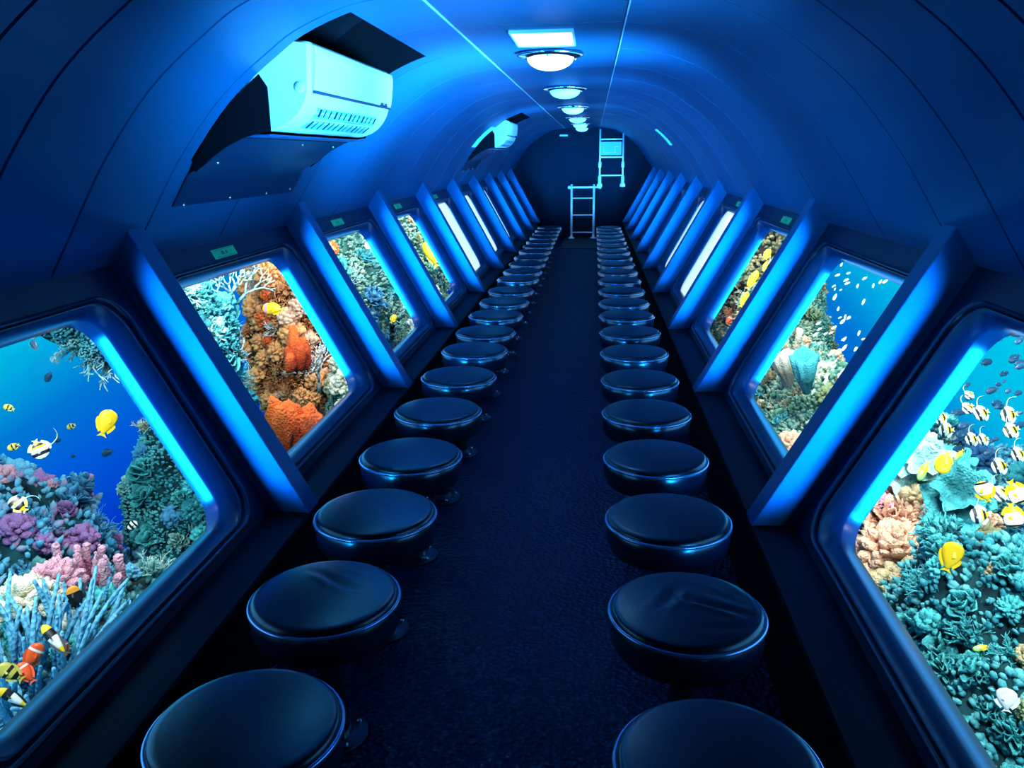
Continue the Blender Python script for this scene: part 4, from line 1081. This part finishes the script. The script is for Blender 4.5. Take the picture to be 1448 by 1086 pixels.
FISH = [
 ('yt',-1.55,2.73,0.47,0.263,0.394,0.881,-0.822,-0.386,0.418,0.103),
 ('yd',-1.9,3.04,0.35,-0.941,-0.019,-0.338,-0.338,0.087,0.937,0.043),
 ('yd',-1.8,2.58,0.57,-0.947,0.041,0.32,0.298,0.491,0.819,0.042),
 ('ch',-1.8,2.81,0.62,-0.553,-0.131,-0.822,-0.741,-0.374,0.558,0.045),
 ('ch',-1.8,2.76,0.75,-0.587,0.327,0.741,0.733,0.603,0.314,0.043),
 ('ch',-2.0,3.41,0.1,-0.935,-0.136,-0.327,-0.344,0.13,0.93,0.062),
 ('ch',-2.3,3.5,0.12,0.94,0.014,0.34,-0.339,0.097,0.936,0.04),
 ('ch',-2.4,3.74,-0.05,0.872,0.089,0.482,-0.484,0.001,0.875,0.029),
 ('yd',-1.7,2.44,0.48,-0.907,-0.297,-0.299,-0.338,0.087,0.937,0.042),
 ('id',-1.5,2.29,0.53,0.406,-0.083,-0.91,0.724,0.637,0.265,0.066),
 ('bn',-1.5,2.16,0.4,-0.765,0.084,0.639,0.524,0.659,0.54,0.063),
 ('st',-1.8,3.19,-0.16,0.729,0.343,0.593,-0.627,-0.014,0.779,0.062),
 ('wr',-1.36,2.03,0.03,-0.718,0.249,0.65,0.592,0.71,0.381,0.121),
 ('an',-1.36,1.93,0.04,0.409,0.445,0.797,-0.794,-0.256,0.551,0.084),
 ('an',-1.34,1.87,0.03,-0.713,0.233,0.661,0.574,0.735,0.361,0.07),
 ('an',-1.42,2.14,-0.07,-0.069,0.088,0.994,0.797,0.604,0.002,0.053),
 ('bo',-1.5,2.34,-0.01,-0.261,0.094,0.961,0.758,0.636,0.143,0.08),
 ('yd',-1.36,1.84,0.05,-0.809,-0.054,0.586,0.368,0.731,0.575,0.077),
 ('wr',-1.33,1.8,-0.0,-0.809,-0.05,0.586,0.362,0.743,0.563,0.099),
 ('yp',-1.55,4.4,0.59,-0.996,0.066,0.067,0.079,0.209,0.975,0.125),
 ('yt',-1.6,7.35,-0.03,0.462,0.365,0.809,-0.843,-0.104,0.528,0.084),
 ('yl',-1.6,9.24,0.33,-0.472,0.128,0.872,0.871,0.22,0.439,0.316),
 ('id',1.65,3.39,0.6,-0.755,-0.381,-0.533,-0.655,0.426,0.624,0.048),
 ('id',1.54,3.0,0.69,-0.858,-0.278,-0.432,-0.512,0.406,0.757,0.035),
 ('id',1.61,3.38,0.46,-0.976,-0.131,-0.174,-0.209,0.34,0.917,0.049),
 ('id',1.54,2.99,0.55,-0.723,-0.384,-0.574,-0.689,0.465,0.556,0.035),
 ('id',1.62,3.39,0.34,-0.932,-0.313,-0.183,-0.303,0.396,0.867,0.067),
 ('id',1.62,3.16,0.45,-0.748,-0.373,-0.549,-0.662,0.471,0.582,0.05),
 ('id',1.61,3.03,0.47,-0.922,-0.221,-0.318,-0.385,0.428,0.818,0.06),
 ('id',1.6,2.82,0.53,-0.98,-0.057,-0.192,-0.199,0.375,0.905,0.059),
 ('id',1.67,3.44,0.27,-0.985,0.091,-0.148,-0.108,0.349,0.931,0.064),
 ('id',1.63,3.12,0.34,-0.956,-0.174,-0.237,-0.29,0.422,0.859,0.054),
 ('id',1.6,2.97,0.39,-0.921,-0.341,-0.191,-0.335,0.439,0.834,0.047),
 ('id',1.56,2.71,0.51,-0.913,-0.059,-0.403,-0.384,0.454,0.804,0.054),
 ('id',1.63,2.89,0.32,-0.957,-0.102,-0.272,-0.288,0.455,0.843,0.062),
 ('id',1.65,2.82,0.39,-0.947,-0.19,-0.26,-0.32,0.459,0.829,0.053),
 ('id',1.68,3.08,0.05,-0.976,0.061,-0.21,-0.16,0.457,0.875,0.076),
 ('id',1.56,2.71,0.29,-0.798,-0.276,-0.536,-0.59,0.54,0.6,0.059),
 ('id',1.56,2.64,0.0,-0.929,-0.042,-0.369,-0.326,0.567,0.757,0.062),
 ('yt',1.55,3.14,0.24,-0.32,-0.263,-0.91,-0.878,0.444,0.181,0.092),
 ('gr',1.6,3.14,0.27,-0.558,-0.066,-0.827,-0.739,0.493,0.459,0.054),
 ('gr',1.6,3.44,0.09,-0.437,-0.36,-0.824,-0.856,0.447,0.259,0.095),
 ('bt',1.5,2.7,0.3,-0.405,0.045,0.913,0.878,-0.261,0.402,0.08),
 ('bt',1.5,2.51,0.38,0.435,-0.394,-0.81,0.816,-0.206,0.539,0.078),
 ('bt',1.48,2.47,0.32,0.139,-0.348,-0.927,0.898,-0.351,0.266,0.077),
 ('yt',1.45,2.76,0.03,0.234,0.087,0.968,-0.865,0.474,0.167,0.113),
 ('gr',1.45,2.47,-0.14,-0.954,0.054,-0.295,-0.208,0.589,0.781,0.054),
 ('wf',1.42,2.23,-0.16,0.03,0.353,0.935,0.904,-0.409,0.125,0.07),
 ('ch',1.99,3.5,0.28,0.917,0.322,0.234,-0.366,0.446,0.817,0.051),
 ('ch',1.9,3.53,0.2,-0.816,-0.386,-0.43,-0.577,0.497,0.648,0.038),
 ('ch',1.82,3.61,0.65,-0.809,-0.256,-0.529,-0.587,0.407,0.7,0.065),
 ('ch',2.34,4.73,0.29,-0.917,0.021,-0.398,-0.364,0.364,0.857,0.031),
 ('ch',1.8,3.67,0.28,-0.929,-0.211,-0.302,-0.365,0.412,0.835,0.047),
 ('ch',1.91,3.48,0.67,-0.983,0.091,0.162,0.172,0.118,0.978,0.048),
 ('ch',1.85,3.44,0.47,-0.96,-0.196,0.202,0.168,0.179,0.969,0.031),
 ('ch',1.72,3.09,0.54,-0.809,-0.238,-0.538,-0.581,0.469,0.665,0.028),
 ('ch',1.88,3.46,0.48,-0.812,-0.376,-0.447,-0.582,0.459,0.671,0.022),
 ('ch',1.98,3.71,0.08,-0.912,-0.004,-0.41,-0.366,0.461,0.809,0.046),
 ('ch',2.33,4.78,-0.21,-0.971,-0.199,-0.128,-0.199,0.39,0.899,0.049),
 ('ch',2.27,4.19,0.14,0.923,0.051,0.381,-0.365,0.427,0.827,0.036),
 ('ch',1.97,3.64,0.47,-0.953,-0.223,0.203,0.169,0.163,0.972,0.025),
 ('ch',1.73,3.01,0.48,0.909,-0.025,0.417,-0.366,0.435,0.823,0.023),
 ('ch',1.82,3.44,0.66,-0.971,-0.147,0.19,0.172,0.126,0.977,0.044),
 ('ch',1.7,3.03,0.68,-0.956,-0.274,-0.106,-0.193,0.313,0.93,0.018),
 ('ch',2.25,4.7,-0.14,-0.956,-0.277,-0.093,-0.198,0.381,0.903,0.061),
 ('ch',1.93,3.93,0.2,0.93,0.19,0.313,-0.365,0.413,0.834,0.062),
 ('ch',1.72,3.33,0.7,0.932,0.154,0.329,-0.363,0.345,0.866,0.024),
 ('ch',1.73,3.42,0.3,-0.931,-0.188,-0.314,-0.365,0.427,0.827,0.054),
 ('ch',2.28,4.88,-0.21,-0.931,-0.16,-0.329,-0.365,0.427,0.827,0.089),
 ('ch',1.97,3.97,0.0,-0.986,-0.003,0.167,0.161,0.261,0.952,0.067),
 ('ch',2.26,4.75,-0.23,-0.804,-0.202,-0.56,-0.58,0.477,0.661,0.06),
 ('ch',1.75,3.08,0.41,-0.954,-0.288,-0.087,-0.198,0.387,0.901,0.043),
 ('ch',2.09,4.16,0.47,-0.787,-0.089,-0.611,-0.586,0.42,0.694,0.069),
 ('ch',2.08,3.97,0.3,-0.909,0.042,-0.415,-0.365,0.403,0.839,0.059),
 ('ch',2.04,4.11,0.22,0.913,0.329,0.239,-0.365,0.403,0.84,0.049),
 ('ch',1.95,3.91,0.1,-0.973,-0.188,-0.134,-0.198,0.386,0.901,0.073),
 ('ch',1.92,3.57,0.35,-0.98,-0.075,0.184,0.166,0.201,0.965,0.056),
 ('ch',2.01,3.6,0.39,0.919,0.305,0.251,-0.365,0.415,0.833,0.041),
 ('ch',2.16,4.05,0.36,-0.974,-0.18,-0.14,-0.194,0.329,0.924,0.046),
 ('ch',1.9,3.53,0.35,-0.815,-0.334,-0.474,-0.58,0.475,0.662,0.03),
 ('ch',1.75,3.19,0.32,-0.98,-0.086,-0.18,-0.199,0.397,0.896,0.032),
 ('ch',2.12,4.35,-0.07,0.92,0.037,0.39,-0.366,0.437,0.822,0.079),
 ('ch',2.37,4.36,-0.02,-0.949,-0.305,-0.077,-0.199,0.39,0.899,0.036),
 ('ch',1.75,3.18,0.27,-0.931,-0.171,-0.324,-0.366,0.463,0.808,0.026),
 ('ch',2.25,4.16,0.41,-0.812,-0.298,-0.502,-0.583,0.447,0.678,0.068),
 ('ch',2.04,3.74,0.5,-0.98,-0.022,-0.196,-0.193,0.316,0.929,0.036),
 ('ch',2.4,4.87,-0.05,-0.951,-0.224,0.212,0.165,0.21,0.964,0.06),
 ('ch',2.11,4.29,0.24,-0.809,-0.244,-0.535,-0.584,0.443,0.681,0.035),
 ('ch',1.96,3.63,0.32,-0.983,0.111,0.146,0.166,0.204,0.965,0.05),
 ('ch',2.39,5.05,-0.38,-0.794,-0.151,-0.589,-0.579,0.482,0.658,0.07),
 ('ch',2.35,4.65,0.27,0.917,0.306,0.257,-0.364,0.374,0.853,0.072),
 ('ch',1.81,3.22,0.6,0.931,0.16,0.328,-0.365,0.39,0.846,0.046),
 ('ch',2.07,3.73,0.49,-0.98,-0.011,-0.201,-0.193,0.321,0.927,0.056),
 ('ch',1.89,3.41,0.66,-0.811,-0.278,-0.515,-0.584,0.436,0.684,0.045),
 ('wh',1.77,5.34,0.62,0.881,0.116,0.458,-0.472,0.26,0.842,0.037),
 ('wh',1.8,5.66,0.22,-0.855,-0.005,-0.519,-0.495,0.308,0.813,0.037),
 ('wh',1.7,5.32,0.01,-0.728,-0.169,-0.665,-0.673,0.358,0.647,0.046),
 ('wh',1.61,4.75,0.5,0.322,0.146,0.935,-0.91,0.32,0.264,0.027),
 ('wh',1.84,5.78,0.59,0.924,0.192,0.329,-0.369,0.229,0.901,0.04),
 ('wh',1.93,5.32,0.59,-0.202,-0.128,-0.971,-0.933,0.326,0.151,0.031),
 ('wh',1.79,5.17,0.61,-0.348,-0.343,-0.873,-0.917,0.319,0.24,0.029),
 ('wh',1.61,4.72,0.38,-0.578,-0.393,-0.716,-0.814,0.344,0.468,0.034),
 ('wh',1.79,5.82,-0.04,0.349,0.096,0.932,-0.898,0.32,0.303,0.051),
 ('wh',1.88,5.61,0.13,-0.573,-0.202,-0.794,-0.8,0.349,0.488,0.052),
 ('wh',1.8,5.88,0.02,0.618,0.183,0.765,-0.77,0.336,0.542,0.026),
 ('wh',1.66,4.93,0.33,0.784,0.344,0.516,-0.616,0.336,0.712,0.022),
 ('wh',1.96,7.18,-0.57,0.301,0.433,0.85,-0.941,0.282,0.189,0.048),
 ('wh',1.9,6.74,-0.38,-0.421,-0.337,-0.842,-0.894,0.31,0.323,0.058),
 ('wh',1.8,5.41,0.59,-0.91,-0.092,-0.404,-0.414,0.252,0.875,0.037),
 ('wh',1.73,5.38,0.14,-0.823,-0.387,-0.415,-0.545,0.334,0.769,0.047),
 ('wh',1.76,5.36,0.1,-0.574,-0.321,-0.753,-0.811,0.349,0.469,0.031),
 ('wh',1.61,4.94,0.4,-0.811,-0.286,-0.51,-0.583,0.317,0.749,0.037),
 ('wh',1.97,5.6,0.44,0.387,0.076,0.919,-0.878,0.336,0.342,0.043),
 ('wh',1.86,5.88,0.48,-0.46,-0.308,-0.833,-0.877,0.305,0.371,0.025),
 ('wh',1.81,5.44,0.65,-0.892,-0.227,-0.391,-0.441,0.248,0.862,0.03),
 ('wh',1.63,5.08,0.04,0.354,0.166,0.92,-0.899,0.33,0.287,0.045),
 ('wh',1.87,5.77,-0.04,-0.811,-0.323,-0.488,-0.582,0.35,0.734,0.043),
 ('wh',1.99,6.16,-0.18,0.847,0.383,0.369,-0.502,0.348,0.792,0.028),
 ('wh',1.97,6.26,-0.3,-0.542,-0.344,-0.767,-0.832,0.351,0.43,0.049),
 ('wh',1.68,4.41,0.79,-0.876,-0.204,-0.437,-0.479,0.275,0.834,0.031),
 ('wh',1.76,5.36,0.38,0.912,0.246,0.329,-0.391,0.279,0.877,0.027),
 ('wh',1.95,6.07,0.31,-0.304,-0.296,-0.905,-0.928,0.306,0.212,0.037),
 ('wh',2.0,6.23,0.42,0.835,0.365,0.412,-0.519,0.276,0.809,0.026),
 ('wh',1.73,5.23,0.19,0.609,0.125,0.783,-0.766,0.348,0.54,0.047),
 ('wh',2.0,5.41,0.6,-0.571,-0.246,-0.783,-0.808,0.339,0.482,0.032),
 ('wh',1.91,5.95,0.64,-0.469,-0.199,-0.861,-0.865,0.3,0.402,0.031),
 ('wh',1.63,4.59,0.8,0.867,0.159,0.473,-0.499,0.262,0.826,0.023),
 ('wh',1.89,5.28,0.26,-0.92,-0.219,-0.325,-0.381,0.309,0.871,0.028),
 ('wh',1.84,5.21,0.65,-0.829,-0.165,-0.534,-0.559,0.287,0.778,0.035),
 ('wh',1.93,6.01,-0.22,-0.526,-0.198,-0.827,-0.825,0.355,0.44,0.033),
 ('wh',1.75,4.93,0.37,0.327,0.129,0.936,-0.902,0.339,0.268,0.033),
 ('wh',1.68,5.47,0.19,0.844,0.385,0.372,-0.499,0.312,0.808,0.04),
 ('wh',1.63,4.83,0.14,0.324,0.382,0.866,-0.924,0.326,0.202,0.034),
 ('wh',1.95,6.55,0.11,-0.841,-0.231,-0.489,-0.54,0.298,0.787,0.052),
 ('wh',1.66,4.46,0.81,0.315,0.267,0.911,-0.918,0.33,0.221,0.018),
 ('wh',1.63,4.77,0.18,0.689,0.12,0.715,-0.7,0.366,0.613,0.04),
 ('wh',1.87,5.95,0.49,0.839,0.018,0.544,-0.528,0.27,0.805,0.031),
 ('wh',1.6,4.55,0.12,-0.929,-0.19,-0.317,-0.366,0.353,0.861,0.031),
 ('wh',1.74,5.73,0.23,0.862,0.189,0.47,-0.506,0.3,0.808,0.039),
 ('wh',1.77,4.91,0.75,0.878,0.198,0.437,-0.477,0.262,0.839,0.043),
 ('wh',1.65,4.64,0.34,0.615,0.455,0.644,-0.788,0.36,0.499,0.034),
 ('wh',1.86,5.86,0.43,-0.411,-0.116,-0.904,-0.88,0.309,0.361,0.052),
 ('wh',1.99,6.07,0.22,-0.698,-0.287,-0.656,-0.715,0.33,0.616,0.056),
 ('wh',1.99,6.75,-0.02,-0.803,-0.069,-0.592,-0.581,0.311,0.752,0.06),
 ('wh',1.94,6.15,-0.29,-0.48,-0.169,-0.861,-0.846,0.35,0.403,0.046),
 ('wh',1.64,4.26,0.77,-0.823,-0.083,-0.563,-0.559,0.302,0.773,0.031),
 ('wh',1.72,5.84,-0.22,0.655,0.456,0.603,-0.755,0.35,0.555,0.051),
 ('wh',1.69,5.39,0.27,-0.821,-0.28,-0.498,-0.569,0.315,0.76,0.033),
 ('wh',1.8,5.3,0.39,0.757,0.409,0.509,-0.642,0.325,0.694,0.025),
 ('wh',1.77,5.86,-0.25,0.49,0.344,0.801,-0.861,0.337,0.381,0.054),
 ('wh',1.6,4.71,0.32,-0.754,-0.237,-0.613,-0.655,0.347,0.671,0.033),
 ('wh',1.89,5.62,0.33,0.735,0.235,0.636,-0.676,0.328,0.66,0.036),
 ('yl',1.55,7.2,0.35,0.474,0.157,0.867,-0.871,0.226,0.435,0.18),
 ('yl',1.55,7.52,0.13,0.462,0.448,0.766,-0.887,0.227,0.403,0.164),
 ('oy',1.6,6.91,0.6,0.345,0.446,0.826,-0.937,0.221,0.271,0.102),
 ('yl',1.5,6.47,0.56,0.463,0.432,0.774,-0.886,0.23,0.402,0.086),
 ('yt',1.7,9.53,-0.26,0.163,0.305,0.938,-0.978,0.174,0.114,0.112),
 ('an',1.6,8.57,-0.26,0.49,0.343,0.802,-0.871,0.226,0.435,0.101),
]
PLACE = {(-1, 0): 'first left window', (-1, 1): 'second left window', (-1, 2): 'third left window', (-1, 3): 'fourth left window', (1, 0): 'first right window', (1, 1): 'second right window', (1, 2): 'third right window'}
UNIQUE = {
 0: 'bright yellow disc shaped fish, largest yellow one in the first left window', 1: 'small yellow fish left of the large yellow disc fish', 2: 'small yellow and black fish near the left edge of the photo, above the reef',
 8: 'small yellow and black fish just over the reef crest at the left edge', 9: 'black white and yellow banded fish with a long trailing fin over the blue mound', 10: 'yellow black and white bannerfish low at the left edge of the photo',
 11: 'tiny black and white striped fish in front of the teal stack', 12: 'slender black white and yellow fish diving over the blue anemone', 13: 'orange red fish, upper of the pair in the blue anemone', 14: 'orange red fish, lower of the pair in the blue anemone',
 15: 'small orange red fish half hidden in the anemone right of the pair', 16: 'black fish with an orange head in front of the pink finger coral', 17: 'yellow and black fish beside the red pair at the left edge', 18: 'slender black and yellow fish lowest in the first left window',
 19: 'yellow fish with a pink head against the orange coral tower', 20: 'small yellow fish low in the third left window', 21: 'long bright yellow fish outside the fourth left window',
 34: 'banded fish with trailing fin just above the three butterfly shaped fish', 36: 'banded fish with trailing fin lowest left of the butterfly shaped trio', 38: 'banded fish with trailing fin alone below the shoal in the first right window',
 39: 'yellow fish over the teal leaf plate coral in the first right window', 40: 'small yellow green fish right above the yellow fish on the leaf plate', 41: 'slim yellow green fish beside the white coral head', 42: 'white and yellow butterfly shaped fish, left of the trio',
 43: 'white and yellow butterfly shaped fish, upper right of the trio', 44: 'white and yellow butterfly shaped fish, lower right of the trio', 45: 'bright yellow fish alone over the coral slope in the first right window', 46: 'small yellow green fish low over the teal coral slope', 47: 'round white fish near the bottom right corner',
 152: 'long yellow fish in the middle of the third right window', 153: 'long yellow fish lowest of the yellow ones in the third right window', 154: 'orange and yellow fish high in the third right window', 155: 'slim yellow fish beside the orange one in the third right window', 156: 'small yellow fish low on the left of the third right window', 157: 'small orange red fish at the bottom of the third right window'}
for i, (kd, x, y, z, dx, dy, dz, ux, uy, uz, L) in enumerate(FISH):
    nm, me, lb = FK[kd]
    o = bpy.data.objects.new(nm, me); COL.objects.link(o)
    X = Vector((dx, dy, dz)).normalized(); Z = Vector((ux, uy, uz)); Z = (Z - X*Z.dot(X)).normalized(); Y = Z.cross(X)
    m = Matrix((X, Y, Z)).transposed().to_4x4() @ Matrix.Diagonal((L, L, L, 1)); m.translation = Vector((x, y, z)); o.matrix_world = m
    s = -1 if x < 0 else 1
    q = y/abs(x)
    win = PLACE[(s, (0 if q < 2.2 else 1 if q < 3.6 else 2 if q < 4.9 else 3) if s < 0 else (0 if q < 2.45 else 1 if q < 4.3 else 2))]
    if i in UNIQUE: tag(o, UNIQUE[i], 'fish')
    else: tag(o, '%s swimming outside the %s' % (lb, win), 'fish', '%s outside the %s' % (lb, win))

# colonies that end up wholly behind others are left out
dg = bpy.context.evaluated_depsgraph_get(); dg.update()
EYES = (Vector((.1983, 0, 1.39)), Vector((.0, .1, 1.39)), Vector((.4, .1, 1.39)))
def shows(o):
    me = o.data; n = len(me.vertices); mw = o.matrix_world
    for i, e in enumerate(EYES):
        for q in range(9 if i == 0 else 4):
            p = mw @ me.vertices[(q*7919+37+i*11) % n].co
            d = (p-e).normalized(); st = e
            for hop in range(5):
                ok, loc, _, _, ob, _ = S.ray_cast(dg, st, d)
                if not ok: break
                if ob.name.startswith('pane'): st = loc + d*.002; continue
                if ob.name == o.name: return True
                break
    return False
gone = [o for o in S.objects if o.get('category') in ('coral', 'sponge', 'anemone') and o.get('group') and not shows(o)]
for o in gone: bpy.data.objects.remove(o)
